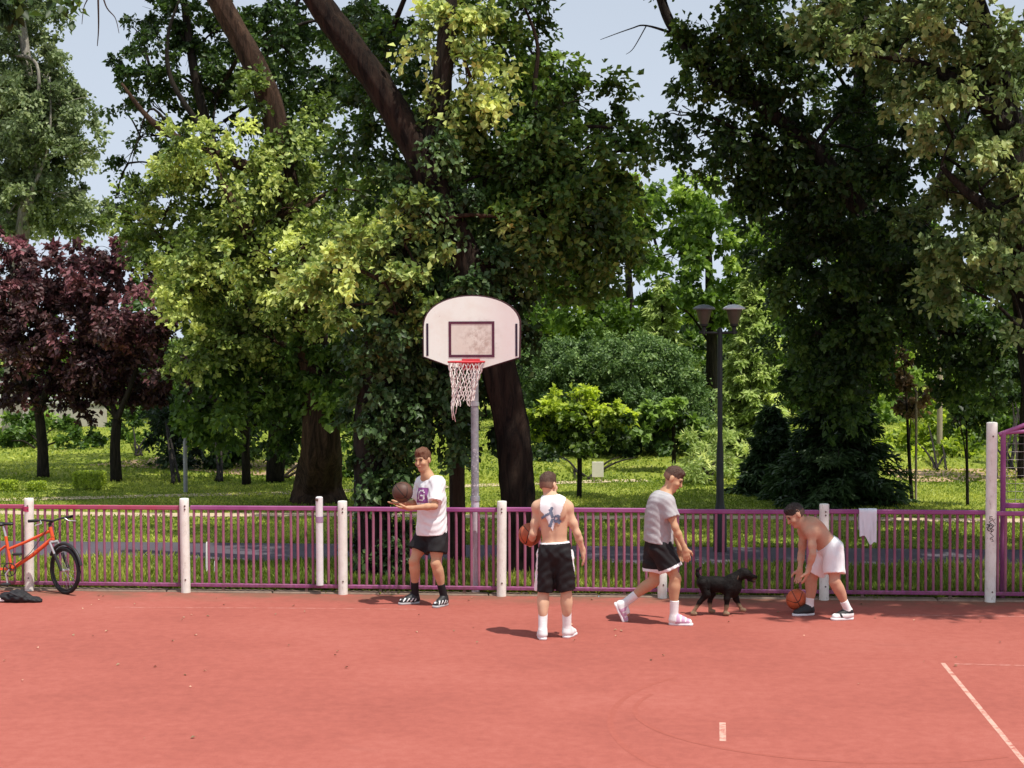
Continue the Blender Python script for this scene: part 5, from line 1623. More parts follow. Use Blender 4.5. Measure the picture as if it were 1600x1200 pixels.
class Person:
    """one continuous skinned body around posed joints; clothes are shells around the same joints"""

    def __init__(self, label, J, skin, face, bare=False, hd=None, scale=1.0, ak=.86, lk=.94, shin=.03, group='young men playing on the court'):
        self.J, self.face = J, nrm(face)
        self.label = label
        self.skin = skin
        self.k = scale
        self.ak, self.lk = ak, lk
        for s_ in 'LR':
            J['sh' + s_] = J['sh' + s_] + nrm(J['neck'] - J['sh' + s_]) * shin
        self.base = V((J['anL'][0] + J['anR'][0]) / 2, (J['anL'][1] + J['anR'][1]) / 2, 0)
        up = nrm(J['neck'] - J['pelvis'])
        self.up = up
        sh = J['shR'] - J['shL']
        self.side = nrm(sh - up * (sh @ up))          # towards his right
        self.fwd = nrm(np.cross(up, self.side))       # chest direction
        hs = J['hipR'] - J['hipL']
        self.hside = nrm(hs)
        self.head_up = nrm(J['head'] - J['neck'] + V(0, 0, .05)) if hd is None else nrm(hd)
        self.build_body(bare)

    def torso(self, S, grow=0.0, chest=True):
        J, k = self.J, self.k
        up, side, fwd = self.up, self.side, self.fwd
        rot = np.stack([side, fwd, up], 1)
        pel, nk = J['pelvis'], J['neck']
        L = np.linalg.norm(nk - pel)
        ch = J['chest']
        g = grow
        S.ell(pel + up * 0.02, (0.158 * k + g, 0.112 * k + g, 0.125 * k + g), rot, .06)
        S.ell(pel + (ch - pel) * 0.55 - fwd * 0.005, (0.132 * k + g, 0.094 * k + g, 0.15 * k + g), rot, .06)
        S.ell(ch + up * 0.02, (0.160 * k + g, 0.112 * k + g, 0.185 * k + g), rot, .06)
        S.ell(ch + up * 0.115 - fwd * .012, (0.165 * k + g, 0.085 * k + g, 0.085 * k + g), rot, .05)
        return rot

    def arm_prims(self, S, s, grow=0.0, upto='hand'):
        J, k = self.J, self.k
        k = k * self.ak
        sh, el, wr = J['sh' + s], J['el' + s], J['wr' + s]
        S.ell(sh, (0.062 * k + grow,) * 3, None, .05)
        S.cone(self.J['neck'] * .35 + sh * .65 - self.up * .01, sh, .05 * k + grow, .058 * k + grow, .05)
        S.cone(sh, sh * .4 + el * .6, 0.053 * k + grow, 0.049 * k + grow, .03)
        S.cone(sh * .4 + el * .6, el, 0.049 * k + grow, 0.038 * k + grow, .03)
        if upto == 'upper':
            return
        a = el * .7 + wr * .3
        S.cone(el, a, 0.040 * k + grow, 0.043 * k + grow, .03)
        S.cone(a, wr, 0.043 * k + grow, 0.026 * k + grow, .02)

    def hand(self, S, s):
        """palm, four unequal fingers and a thumb; hand spec: (direction, palm normal, curl)"""
        J = self.J
        wr = J['wr' + s]
        d, pn, curl = J['hand' + s]
        d = nrm(d)
        pn = nrm(np.array(pn) - d * (np.array(pn) @ d))
        # thumb side so that it is a left/right hand
        th = np.cross(d, pn) * (1 if s == 'R' else -1)
        k = self.k
        pc = wr + d * 0.048
        S.cone(wr - d * .02, wr + d * .02, .025 * k, .026 * k, .02)
        S.ell(pc, (.042 * k, .017 * k, .050 * k), np.stack([th, pn, d], 1), .02)
        for i, (off, ln) in enumerate(((.031, .072), (.010, .080), (-.011, .074), (-.031, .058))):
            root = wr + d * (.086 - abs(off) * .25) + th * off
            p = [root]
            dd = d + th * off * 2.0
            ang = curl
            for q, f_ in enumerate((.45, .31, .24)):
                dirn = nrm(dd * math.cos(ang) + pn * math.sin(ang))
                p.append(p[-1] + dirn * ln * f_)
                ang += curl * 0.9
            S.chain(p, [.0105, .0098, .0088, .0078], .006)
        r = wr + d * .030 + th * .030
        t1 = r + nrm(th * .75 + d * .65 + pn * .35) * .036
        t2 = t1 + nrm(th * .35 + d * .85 + pn * (.35 + curl * .5)) * .032
        t3 = t2 + nrm(th * .05 + d * .9 + pn * (.3 + curl * .7)) * .024
        S.chain([r, t1, t2, t3], [.016, .0125, .011, .009], .012)

    def leg_prims(self, S, s, grow=0.0, what='all'):
        J, k = self.J, self.k
        k = k * self.lk
        hp, kn, an = J['hip' + s], J['kn' + s], J['an' + s]
        g = grow
        if what in ('all', 'thigh'):
            S.cone(hp, hp * .45 + kn * .55, 0.092 * k + g, 0.074 * k + g, .05)
            S.cone(hp * .45 + kn * .55, kn, 0.074 * k + g, 0.054 * k + g, .04)
        if what in ('all', 'shin'):
            th, sn = nrm(kn - hp), nrm(an - kn)
            back = nrm(-(self.fwd - sn * (self.fwd @ sn)))
            S.cone(kn, kn * .8 + an * .2, .053 * k + g, .048 * k + g, .03)
            c_ = kn * .70 + an * .30 + back * .014
            S.ell(c_, (.050 * k + g, .055 * k + g, .125 * k + g), frame(-sn, -back), .05)
            S.cone(kn * .8 + an * .2, an + V(0, 0, 0), .048 * k + g, .034 * k + g, .04)
            S.cone(kn - back * .028, kn + sn * .02 - back * .03, .032 * k + g, .03 * k + g, .03)

    def build_body(self, bare):
        J, k = self.J, self.k
        S = SDF(.0075)
        rot = self.torso(S)
        up, side, fwd = self.up, self.side, self.fwd
        if bare:
            for sg in (-1, 1):
                S.ell(J['chest'] + side * sg * .075 + up * .075 + fwd * .078, (.075, .03, .058), rot, .035)     # pectorals
                S.ell(J['chest'] + side * sg * .085 + up * .06 - fwd * .090, (.055, .022, .085), rot, .035)     # shoulder blades
            S.cone(J['pelvis'] + up * .10 - fwd * .118, J['chest'] + up * .12 - fwd * .128, .016, .016, .035, sub=True)  # spine furrow
        # neck, traps
        nb, hd = J['neck'], J['head']
        hup = self.head_up
        S.cone(nb - up * .05, hd - hup * .05, .060 * k, .053 * k, .035)
        for s in 'LR':
            S.cone(nb + up * .0, J['sh' + s] - up * .0, .044 * k, .046 * k, .06)
            self.arm_prims(S, s)
            self.hand(S, s)
            self.leg_prims(S, s)
            # foot inside the shoe
            S.cone(J['an' + s], J['an' + s] + (J['toe' + s] - J['an' + s]) * .6, .036, .03, .03)
        # head
        R_ = frame(hup, self.face)
        r_, f_, u_ = R_[:, 0], R_[:, 1], R_[:, 2]
        self.HR = R_
        c = hd
        S.ell(c + u_ * .028 - f_ * .012, (.076 * k, .097 * k, .090 * k), R_, .03)
        S.ell(c - u_ * .045 + f_ * .030, (.056 * k, .062 * k, .075 * k), R_, .04)
        S.ell(c - u_ * .102 + f_ * .066, (.026, .022, .018), R_, .03)      # chin
        S.ell(c + u_ * .030 + f_ * .080, (.050, .018, .014), R_, .02)      # brow
        S.cone(c + u_ * .012 + f_ * .090, c - u_ * .030 + f_ * .113, .010, .0135, .014)   # nose
        for sg in (-1, 1):
            S.ell(c + r_ * sg * .033 + u_ * .008 + f_ * .098, (.020, .014, .012), R_, .012, sub=True)
            S.ell(c + r_ * sg * .044 - u_ * .028 + f_ * .068, (.022, .02, .02), R_, .03)
            S.ell(c + r_ * sg * .081 - u_ * .006 - f_ * .010, (.010, .022, .033), R_, .008)
        S.ell(c - u_ * .058 + f_ * .094, (.024, .010, .010), R_, .012)     # mouth mound
        self.o = sdf_obj('person', S, self.skin)
        rebase(self.o, self.base)
        tag(self.o, self.label, 'person', 'young men playing on the court')
        for sg in (-1, 1):
            m = MB()
            m.lathe([(.0, -.0055), (.008, -.004), (.0125, 0), (.008, .004), (0, .0055)], c + r_ * sg * .033 + u_ * .008 + f_ * .0865, 10)
            e = m.build('eye', EYE, None, 3.5); setparent(e, self.o)
            m = MB()
            m.tube([c + r_ * sg * (.033 + d_) + u_ * (.030 + h_) + f_ * (.0945 - abs(d_ * sg + .0) * .25) for d_, h_ in ((-.022, -.002), (0, .003), (.022, -.004))], .0055, 6)
            e = m.build('eyebrow', HAIR_D, None, 3.5); setparent(e, self.o)
        m = MB()
        m.tube([c - u_ * .059 + f_ * (.1035 - abs(d_) * .35) + r_ * d_ for d_ in (-.023, -.012, 0, .012, .023)], .0058, 6)
        e = m.build('mouth', LIP, None, 3.5); setparent(e, self.o)

    def hair(self, mat, top=.03, fringe=.0, back=1.0, sides=.012, nape=-.05, seed=1, fade=None):
        R_, c, k = self.HR, self.J['head'], self.k
        r_, f_, u_ = R_[:, 0], R_[:, 1], R_[:, 2]
        S = SDF(.0055)
        S.ell(c + u_ * (.030 + top * .35) - f_ * .013, (.077 * k + sides, .099 * k + .004 + sides, .090 * k + .002 + top * .65), R_, .02)
        S.ell(c + u_ * (.085 + top * .6) + f_ * (.030 + fringe), (.055, .056, .022 + top * .5), R_, .03)
        S.ell(c - u_ * .02 - f_ * .054, (.060 + sides, .048 + sides, .070), R_, .03)
        S.ell(c - u_ * .058 + f_ * .090, (.078, .098, .108), R_, .01, sub=True)
        for sg in (-1, 1):
            S.ell(c + r_ * sg * .085 - u_ * .045 + f_ * .012, (.030, .042, .050), R_, .008, sub=True)
        S.cut(c + u_ * nape, -u_ - f_ * .25)
        def nz(q):
            hgt = np.clip(((q - c) @ u_ - .02) / .07, .15, 1)
            a = q @ (r_ * 150 + f_ * 50)
            b = q @ (f_ * 95 - u_ * 45)
            return hgt * (.0055 * np.sin(a + 2 * np.sin(b * .6 + seed)) * np.sin(b + 1.3 * np.sin(a * .4)) + .0045 * np.sin(q @ (r_ * 310 + f_ * 170)) * np.sin(q @ (f_ * 260 - r_ * 90) + seed)) + .0015
        mats, fm = mat, None
        if fade is not None:
            mats = [mat, fade]
            fm = lambda c_: (((c_ - c) @ u_) + .006 * np.sin(c_ @ (r_ * 300 + f_ * 260)) < .030).astype(int)
        o = sdf_obj('hair', S, mats, None, nz, fm)
        setparent(o, self.o)
        return o

    def wrinkle(self, amp, freq=55, seed=0):
        up, side = self.up, self.side
        def f_(q):
            a = q @ (up * freq + side * freq * .3)
            b = q @ (up * freq * .28 - side * freq * .75 + self.fwd * freq * .6)
            w_ = np.sin(b + 1.5 * np.sin(a * .33 + seed) + .7 * np.sin(a * .8))
            return amp * (np.sign(w_) * np.abs(w_) ** 1.5 * (0.5 + .5 * np.sin(a * .41 + seed)) + .35 * np.sin(b * 1.7 + a * .9 + 2 * seed))
        return f_

    def shirt(self, mat, hem_drop=.02, sleeve=.75, loose=.020, parts=None, face_mat=None, collar=True, seed=0, hem_flare=.012):
        J, k, up = self.J, self.k, self.up
        S = SDF(.0075)
        rot = self.torso(S, loose)
        # loose skirt of the shirt down to the hem
        rot = np.stack([self.side, self.fwd, up], 1)
        lo = J['pelvis'] - up * hem_drop
        S.cone(J['chest'] - up * .02, lo - up * .06, .118 * k + loose, .122 * k + loose + hem_flare, .06, flat=(self.side, 1.30))
        for s in 'LR':
            sh, el = J['sh' + s], J['el' + s]
            e = sh + (el - sh) * sleeve
            S.cone(J['neck'] * .4 + sh * .6 - up * .012, sh, .052 * k + loose * .7, .060 * k + loose * .6, .05)
            S.cone(sh, e + (e - sh) * .4, .058 * k + loose * .8, .060 * k + loose, .045, cut=[(e, el - sh)])
        S.cut(lo, -up)
        nb = J['neck']
        S.cut(nb + up * .035 + self.fwd * .0, up * .9 + self.fwd * .35)
        o = sdf_obj('t_shirt', S, mat, None, self.wrinkle(.0050, 62, seed), face_mat)
        setparent(o, self.o)
        return o

    def shorts(self, mat, rise=.09, length=.8, loose=.03, flare=.02, face_mat=None, seed=1):
        J, k = self.J, self.k
        S = SDF(.0075)
        up = nrm(J['pelvis'] - (J['knL'] + J['knR']) / 2 + self.up * .6)
        rot = np.stack([self.hside, nrm(np.cross(self.up, self.hside)), self.up], 1)
        S.ell(J['pelvis'] + self.up * .015, (.160 * k + loose * .55, .116 * k + loose * .55, .15 * k + loose), rot, .05)
        for s in 'LR':
            hp, kn = J['hip' + s], J['kn' + s]
            e = hp + (kn - hp) * length
            d = kn - hp
            S.cone(hp + (hp - kn) * .05, e + d * .25, .094 * k + loose, .080 * k + loose + flare, .035, cut=[(e, d)])
        S.cut(J['pelvis'] + self.up * rise, self.up)
        o = sdf_obj('shorts', S, mat, None, self.wrinkle(.0064, 54, seed), face_mat)
        setparent(o, self.o)
        return o

    def sock(self, s, mat, top=.45):
        J, k = self.J, self.k
        kn, an, toe = J['kn' + s], J['an' + s], J['toe' + s]
        S = SDF(.006)
        e = an + (kn - an) * top
        sn = nrm(an - kn)
        S.cone(an + (kn - an) * (top + .1), an, .050 * k if top > .4 else .045 * k, .043 * k, .02, cut=[(e, kn - an)])
        S.cone(an, an + (toe - an) * .5, .043 * k, .036, .02)
        nz = lambda q: .0012 * np.sin(q @ (sn * 420))
        o = sdf_obj('sock', S, mat, None, nz)
        setparent(o, self.o)

    def shoe(self, s, mat, sole, accent=None, accent_fn=None):
        J = self.J
        an, toe = J['an' + s], J['toe' + s]
        kn = J['kn' + s]
        # foot frame: along the sole, and out of the sole
        ln = .265 * self.k
        d0 = toe - an
        upv = J.get('soleup' + s, V(0, 0, 1))
        d = nrm(d0 - upv * (d0 @ upv))
        sd = np.cross(d, upv)
        heel = an - d * .055 - upv * (.088 - .0)
        tip = heel + d * ln
        S = SDF(.006)
        f1 = (sd, 1.0)
        S.cone(heel + d * .045 + upv * .050, heel + d * .10 + upv * .050, .042, .045, .02)
        S.cone(heel + d * .10 + upv * .046, tip - d * .055 + upv * .036, .044, .036, .03, flat=(sd, 1.12))
        S.cone(heel + d * .05 + upv * .06, an + upv * .012, .043, .040, .03)
        S.cone(an + upv * .01, heel + d * .15 + upv * .065, .038, .03, .03)
        S.cut(heel + upv * .024, -upv)
        S.cut(an + upv * .028 , upv + nrm(an - kn) * -.2 - d * .25)
        fm = None
        mats = mat
        if accent is not None:
            mats = [mat, accent]
            fm = lambda c_: accent_fn((c_ - heel) @ d, (c_ - heel) @ upv, (c_ - heel) @ sd).astype(int)
        o = sdf_obj('shoe', S, mats, None, None, fm)
        setparent(o, self.o)
        S = SDF(.006)
        S.cone(heel + d * .042 + upv * .013, heel + d * .12 + upv * .012, .043, .042, .02)
        S.cone(heel + d * .12 + upv * .012, tip - d * .048 + upv * .013, .042, .043, .02, flat=(sd, 1.06))
        S.cut(heel + upv * .0005, -upv)
        S.cut(heel + upv * .026, upv)
        q = sdf_obj('sole', S, sole, None)
        q.parent = o
        q.matrix_parent_inverse = o.matrix_parent_inverse.copy()
        q.matrix_parent_inverse = Matrix.Identity(4)
        o_loc = o.location
        return o


def foot(px, py, z=.088):
    g = G(px, py)
    return g + V(0, 0, z)


def patch(src, name, mat, pred, off, parent):
    """layer lying 1-2 mm proud of a body or garment, taken from its own surface"""
    me = src.data
    n = len(me.vertices)
    co = np.zeros(n * 3, np.float32); me.vertices.foreach_get('co', co); co = co.reshape(-1, 3)
    no = np.zeros(n * 3, np.float32); me.vertices.foreach_get('normal', no); no = no.reshape(-1, 3)
    nf = len(me.polygons)
    q = np.zeros(nf * 4, np.int32); me.polygons.foreach_get('vertices', q); q = q.reshape(-1, 4)
    w = co + np.array(src.location)
    c = w[q].mean(1)
    k = pred(c, no[q].mean(1))
    q = q[k]
    if not len(q):
        print('EMPTY PATCH', name)
        return None
    ids, inv = np.unique(q, return_inverse=True)
    v = w[ids] + no[ids] * off
    o = np_mesh(name, v, inv.reshape(-1, 4), mat, None, smooth=True, quads=True)
    md = None
    setparent(o, parent)
    return o


GLYPH = {'G': ["01110", "10001", "10000", "10111", "10001", "10001", "01110"], '3': ["11110", "00001", "00001", "01110", "00001", "00001", "11110"]}
skinA = skin_mat('skin_tan', (0.56, 0.325, 0.195))
skinB = skin_mat('skin_light', (0.66, 0.415, 0.275))
skinC = skin_mat('skin_rose', (0.54, 0.30, 0.20))
skinD = skin_mat('skin_fair', (0.56, 0.28, 0.20))

# --- man in the white shirt, by the fence, holding a dark ball on his hands
fl, fr = G(690, 946), G(646, 943)
Y = float((fl[1] + fr[1]) / 2)
q = lambda px, py, dy=0.0: P(px, py, Y + dy)
J = dict(pelvis=q(674, 830), chest=q(674, 778), neck=q(668, 743, 0), head=q(661, 719, -.03),
         shL=q(687, 757, -.12), elL=q(679, 791, -.24), wrL=q(640, 794, -.28), shR=q(658, 757, .13), elR=q(650, 787, .10), wrR=q(628, 786, -.02),
         hipL=q(684, 838, -.05), hipR=q(664, 836, .07), knL=q(681, 880, -.14), knR=q(647, 876, -.04),
         anL=fl + V(.03, 0, .088), anR=fr + V(.02, 0, .088))
J['toeL'] = J['anL'] + V(-.08, -.16, -.07)
J['toeR'] = J['anR'] + V(-.16, -.09, -.07)
J['handL'] = (V(-1, .12, .0), V(0, .25, 1), .18)
J['handR'] = (V(-.9, -.35, -.02), V(.1, .1, 1), .16)
A = Person('man in white t-shirt and black shorts holding a dark ball by the fence', J, skinA, (-.42, -.88, -.24), hd=(-.12, -.06, 1))
FADE = simple('hair_fade', (0.19, 0.10, 0.065), 0.7, 0.35, 60)
FADE_D = simple('hair_fade_dark', (0.12, 0.065, 0.05), 0.7, 0.35, 60)
A.hair(HAIR_L, top=.028, fringe=.016, sides=.004)
def fmA(c_):
    # round print on the chest: purple square with a white letter
    d = c_ - (A.J['chest'] + A.up * .045 + A.fwd * .10 + A.side * .0)
    u, w = d @ -A.side, d @ A.up
    front = (c_ - A.J['chest']) @ A.fwd > .05
    inside = (np.abs(u) < .105) & (np.abs(w) < .085) & front
    gi = np.clip(((u + .06) / .12 * 5).astype(int), -1, 5)
    gj = np.clip(((.062 - w) / .124 * 7).astype(int), -1, 7)
    g_ = np.array([[int(x) for x in r] for r in GLYPH['G']])
    on = np.zeros(len(c_), bool)
    ok = (gi >= 0) & (gi < 5) & (gj >= 0) & (gj < 7) & (u > -.06) & (w < .062)
    on[ok] = g_[gj[ok], gi[ok]] > 0
    return np.where(inside & ~on, 1, 0)
A.shirt([WHITE_C, cloth_mat('purple_print', (0.30, 0.10, 0.30))], hem_drop=.035, sleeve=.80, face_mat=fmA, seed=2, loose=.022)
A.shorts(BLACK_C, rise=.06, length=.62, loose=.024)
for s in 'LR':
    A.sock(s, SOCKB, .40)
    A.shoe(s, SHOE_BK, SOLE_GR, SHOE_WH, lambda x, z, y: (np.abs(np.sin(x * 70 + z * 60)) > .86) & (z > .035) & (z < .075) & (x > .06))

# --- shirtless man seen from behind
fl, fr = G(848, 999), G(886, 996)
Y = float((fl[1] + fr[1]) / 2)
J = dict(pelvis=q(867, 861), chest=q(865, 806), neck=q(862, 779, .015), head=q(857, 758, .05),
         shL=q(837, 795, .02), elL=q(833, 834, -.02), wrL=q(829, 850, .20), shR=q(890, 796, .02), elR=q(902, 834, .0), wrR=q(911, 861, .06),
         hipL=q(855, 872), hipR=q(880, 872), knL=q(849, 930, .02), knR=q(885, 929, .02),
         anL=fl + V(0, 0, .088), anR=fr + V(0, 0, .088))
J['toeL'] = J['anL'] + V(-.03, .17, -.07)
J['toeR'] = J['anR'] + V(.06, .17, -.07)
J['handL'] = (V(-.02, 1, .18), V(.0, -.2, 1), .22)
J['handR'] = (V(.10, .20, -1), V(-1, .1, 0), .22)
Bm = Person('shirtless man seen from behind, long black shorts, orange ball under his left arm', J, skinB, (.45, .88, -.12), bare=True, hd=(.0, .12, 1))
Bm.hair(HAIR, top=.018, sides=.002, nape=-.050, fade=FADE)
def fmB(c_):
    out_ = np.zeros(len(c_), int)
    out_[(np.abs((c_ - Bm.J['pelvis']) @ Bm.side) > .168 + .085 * np.clip(Bm.J['pelvis'][2] - c_[:, 2], 0, 1)) & (c_[:, 2] < Bm.J['pelvis'][2] + .02)] = 1
    out_[((c_ - Bm.J['pelvis']) @ Bm.up > .080)] = 1
    return out_
Bm.shorts([BLACK_C, WHITE_C], rise=.095, length=.88, loose=.014, flare=.006, face_mat=fmB, seed=3)
for s in 'LR':
    Bm.sock(s, SOCKW, .52)
    Bm.shoe(s, SHOE_WH, SOLE_WH)
# white patch with a blue-grey figure, tapering down his upper back
cb = Bm.J['chest'] - Bm.fwd * .10
def backpred(c_, n_):
    d = c_ - cb
    u, w = d @ Bm.side, d @ Bm.up
    backside = (n_ @ -Bm.fwd) > -.05
    lo_ = -.13 + np.abs(u + .01) * 1.9 + .015 * np.sin(u * 60)
    return backside & (w > lo_) & (w < .21) & (u > -.12 - (w - .1) * -.10) & (u < .13)
def backfig(c_, n_):
    d = c_ - cb
    u, w = d @ Bm.side, d @ Bm.up
    bs = (n_ @ -Bm.fwd) > .1
    fig = (np.hypot(u + .005, w - .085) < .017) | ((np.abs(u + .012 + (w - .03) * .25) < .017) & (w > -.01) & (w < .08)) | ((np.abs(w - .045 - (u + .02) * .55) < .013) & (u > -.115) & (u < .0)) | ((np.hypot(u - .045, (w + .03) * .75) < .038) & (np.sin(u * 140) + np.sin(w * 120 + 1) > -.6)) | ((np.abs(u + .03 - (w + .08) * .4) < .015) & (w < -.02) & (w > -.10))
    return bs & fig & (w > -.12)
pc = patch(Bm.o, 'back_patch', WHITE_C, backpred, .006, Bm.o)
pp = patch(Bm.o, 'back_figure', cloth_mat('blue_grey_figure', (.16, .20, .28)), backfig, .0085, Bm.o)

# --- man in grey walking to the right
ff = G(1054, 974)
Y = float(ff[1])
J = dict(pelvis=q(1029, 850), chest=q(1030, 800), neck=q(1040, 770), head=q(1052, 748),
         shR=q(1043, 787, -.17), elR=q(1055, 824, -.22), wrR=q(1070, 857, -.20), shL=q(1041, 787, .17), elL=q(1050, 825, .22), wrL=q(1062, 856, .20),
         hipR=q(1034, 858, -.09), hipL=q(1024, 857, .09), knR=q(1055, 903, -.10), knL=q(1022, 908, .08),
         anR=q(1053, 961, -.09), anL=q(974, 944, .08))
J['anR'][2] = .088
J['toeR'] = J['anR'] + V(.17, -.02, -.07)
J['toeL'] = J['anL'] + V(.07, 0, -.17)
J['souleL'] = 0
J['soleupL'] = nrm(V(.92, 0, .42))
J['handR'] = (V(.22, .0, -1), V(-.2, 1, 0), .3)
J['handL'] = (V(.2, 0, -1), V(-.2, -1, 0), .3)
Cm = Person('man in grey t-shirt and black shorts walking right with head bowed', J, skinA, (.82, -.12, -.62), hd=(.50, 0, .86))
Cm.hair(HAIR, top=.018, sides=.001, fade=FADE, seed=3)
Cm.shirt(GREY_C, hem_drop=-.02, sleeve=.62, loose=.022, seed=5)
def hemC(c_):
    out_ = np.zeros(len(c_), int)
    for s in 'LR':
        hp, kn = Cm.J['hip' + s], Cm.J['kn' + s]
        d = kn - hp
        tt = ((c_ - hp) @ d) / (d @ d)
        near = np.linalg.norm(c_ - (hp + d * .62), axis=1) < .17
        out_[(tt > .60) & near] = 1
    return out_
Cm.shorts([BLACK_C, WHITE_C], rise=.07, length=.70, loose=.028, flare=.024, face_mat=hemC, seed=7)
Cm.sock('R', SOCKW, .42); Cm.sock('L', SOCKW, .42)
pk = lambda x, z, y: (x < .075) | (x > .225) | ((np.abs(np.sin(x * 60)) > .9) & (z > .045))
Cm.shoe('R', SHOE_PK, SOLE_WH, SHOE_WH, pk); Cm.shoe('L', SHOE_PK, SOLE_WH, SHOE_WH, pk)

# --- shirtless man bending over the ball
fn, fa = G(1326, 968), G(1265, 961)
Y = float((fn[1] + fa[1]) / 2)
J = dict(pelvis=q(1296, 856), chest=q(1276, 833), neck=q(1257, 818), head=q(1243, 805, -.02),
         shL=q(1270, 835, -.17), elL=q(1270, 866, -.24), wrL=q(1263, 891, -.22), shR=q(1256, 832, .15), elR=q(1252, 866, .10), wrR=q(1250, 889, -.02),
         hipL=q(1302, 860, -.10), hipR=q(1290, 862, .10), knL=q(1304, 909, -.19), knR=q(1267, 907, .12),
         anL=fn + V(.0, 0, .088), anR=fa + V(.0, 0, .088))
J['toeL'] = J['anL'] + V(-.17, -.05, -.07)
J['toeR'] = J['anR'] + V(-.17, -.06, -.07)
J['handL'] = (V(-.32, .02, -1), V(-.85, .3, -.3), .16)
J['handR'] = (V(-.15, -.10, -1), V(-.5, -.7, -.3), .16)
D = Person('shirtless man in white shorts bending low to bounce an orange ball', J, skinC, (-.92, -.25, -.28), bare=True, hd=(-.55, -.05, .85))
D.hair(HAIR_D, top=.014, sides=.001, fade=FADE_D, seed=5)
D.shorts(WHITE_C, rise=.065, length=.74, loose=.020, flare=.014, seed=9)
for s in 'LR':
    D.sock(s, SOCKW, .36)
D.shoe('L', SHOE_WH, SOLE_WH, SHOE_BK, lambda x, z, y: (z > .072) | ((np.abs(x - .13 - z * .5) < .012) & (z > .03)))
D.shoe('R', SHOE_BK, SOLE_WH)

# ------------------------------------------------------------------ balls
def ball(label, c, r, col, line, rotv, parts='basketball'):
    t = NT('ball_' + label[:10].replace(' ', '_'))
    v = t.obj()
    mp = t.n('ShaderNodeMapping')
    mp.inputs['Rotation'].default_value = rotv
    t.l(v, mp.inputs['Vector'])
    sp = t.n('ShaderNodeSeparateXYZ'); t.l(mp.outputs[0], sp.inputs[0])
    x, y, z = sp.outputs
    w = .0045
    l1 = t.math('LESS_THAN', t.math('ABSOLUTE', x), w)
    l2 = t.math('LESS_THAN', t.math('ABSOLUTE', y), w)
    az = t.math('ABSOLUTE', z)
    curve = t.math('SUBTRACT', az, t.math('MULTIPLY_ADD', t.math('MULTIPLY', x, x), -1.2 / r, r * .78))
    l3 = t.math('LESS_THAN', t.math('ABSOLUTE', curve), w)
    ln = t.math('MAXIMUM', l1, t.math('MAXIMUM', l2, l3))
    n = t.noise(12, 5, .6, v)
    cc_ = t.ramp(n, [(.3, tuple(a * .8 for a in col)), (.7, tuple(a * 1.15 for a in col))])
    cc_ = t.mix(ln, cc_, line)
    peb = t.n('ShaderNodeTexVoronoi'); peb.inputs['Scale'].default_value = 190; t.l(v, peb.inputs['Vector'])
    t.principled(cc_, .55, 0, t.math('SUBTRACT', peb.outputs['Distance'], t.math('MULTIPLY', ln, .8)), .25, .003, .4)
    nu, nv = 40, 24
    prof = [(r * math.sin(pi * k_ / nv), -r * math.cos(pi * k_ / nv)) for k_ in range(nv + 1)]
    prof[0] = (r * .004, -r); prof[-1] = (r * .004, r)
    o = MB().lathe(prof, (0, 0, 0), nu).build('basketball', t.m, None, 3.5)
    o.location = tuple(c)
    return tag(o, label, 'ball')


Yb = float(A.base[1]) - .17
ball('dark brown basketball balanced on the hands of the man in white', P(629, 769, Yb), .118, (.10, .045, .03), (.01, .008, .008), (.4, .7, .2))
ball('orange basketball held against the side of the man seen from behind', P(828, 835, float(Bm.base[1]) + .17), .118, (.42, .10, .04), (.03, .012, .01), (.3, .2, .9))
gb = G(1245, 957)
ball('bright orange basketball bouncing under the hands of the bending man', P(1245, 937, float(gb[1]) - .02), .118, (.60, .13, .05), (.12, .03, .015), (.9, .3, .4))

# ------------------------------------------------------------------ dog
t = NT('dog_fur')
v = t.obj()
f = t.noise(26, 6, .7, t.mapping(v, (1, 1, 2.5)))
c = t.ramp(f, [(.35, (.004, .0035, .0035)), (.7, (.014, .011, .010))])
brn = t.n('ShaderNodeAttribute', attribute_name='brown')
c = t.mix(brn.outputs['Fac'], c, (.34, .24, .15))
t.principled(c, .6, 0, f, .8, .01, .12)
FUR = t.m
gd = G(1125, 961)
Yd = float(gd[1])
dq = lambda px, py, dy=0.0: P(px, py, Yd + dy)
S = SDF(.006)
hipc, chestc = dq(1101, 914), dq(1141, 916)
S.cone(dq(1098, 913), dq(1118, 915), .072, .078, .05, flat=(V(0, 1, 0), .85))
S.cone(dq(1118, 916), dq(1142, 917), .078, .098, .05, flat=(V(0, 1, 0), .85))
S.ell(dq(1143, 920), (.105, .082, .118), None, .05)
S.cone(dq(1147, 908), dq(1160, 898), .070, .056, .04)                    # neck
S.ell(dq(1165, 899), (.062, .052, .053), None, .03)                       # skull
S.cone(dq(1169, 901), dq(1180, 905), .036, .024, .025)                    # muzzle
S.ell(dq(1182, 903), (.012, .014, .010), None, .006)                      # nose
S.cone(dq(1170, 908), dq(1178, 911), .022, .014, .012)                    # jaw
for sg in (-1, 1):
    S.cone(dq(1160, 895, sg * .045), dq(1156, 905, sg * .062), .022, .014, .012, flat=(V(0, 1, 0), .5))   # drop ears
# tail curled up
S.chain([dq(1094, 907), dq(1090, 900), dq(1090, 893), dq(1095, 889)], [.026, .019, .015, .009], .02)
def dleg(pts, rad, paw):
    S.chain([dq(*p) for p in pts], rad, .022)
    e = dq(*pts[-1])
    e2 = e + V(paw, 0, -.004)
    S.cone(e, e2, rad[-1] * 1.25, rad[-1] * 1.2, .015)
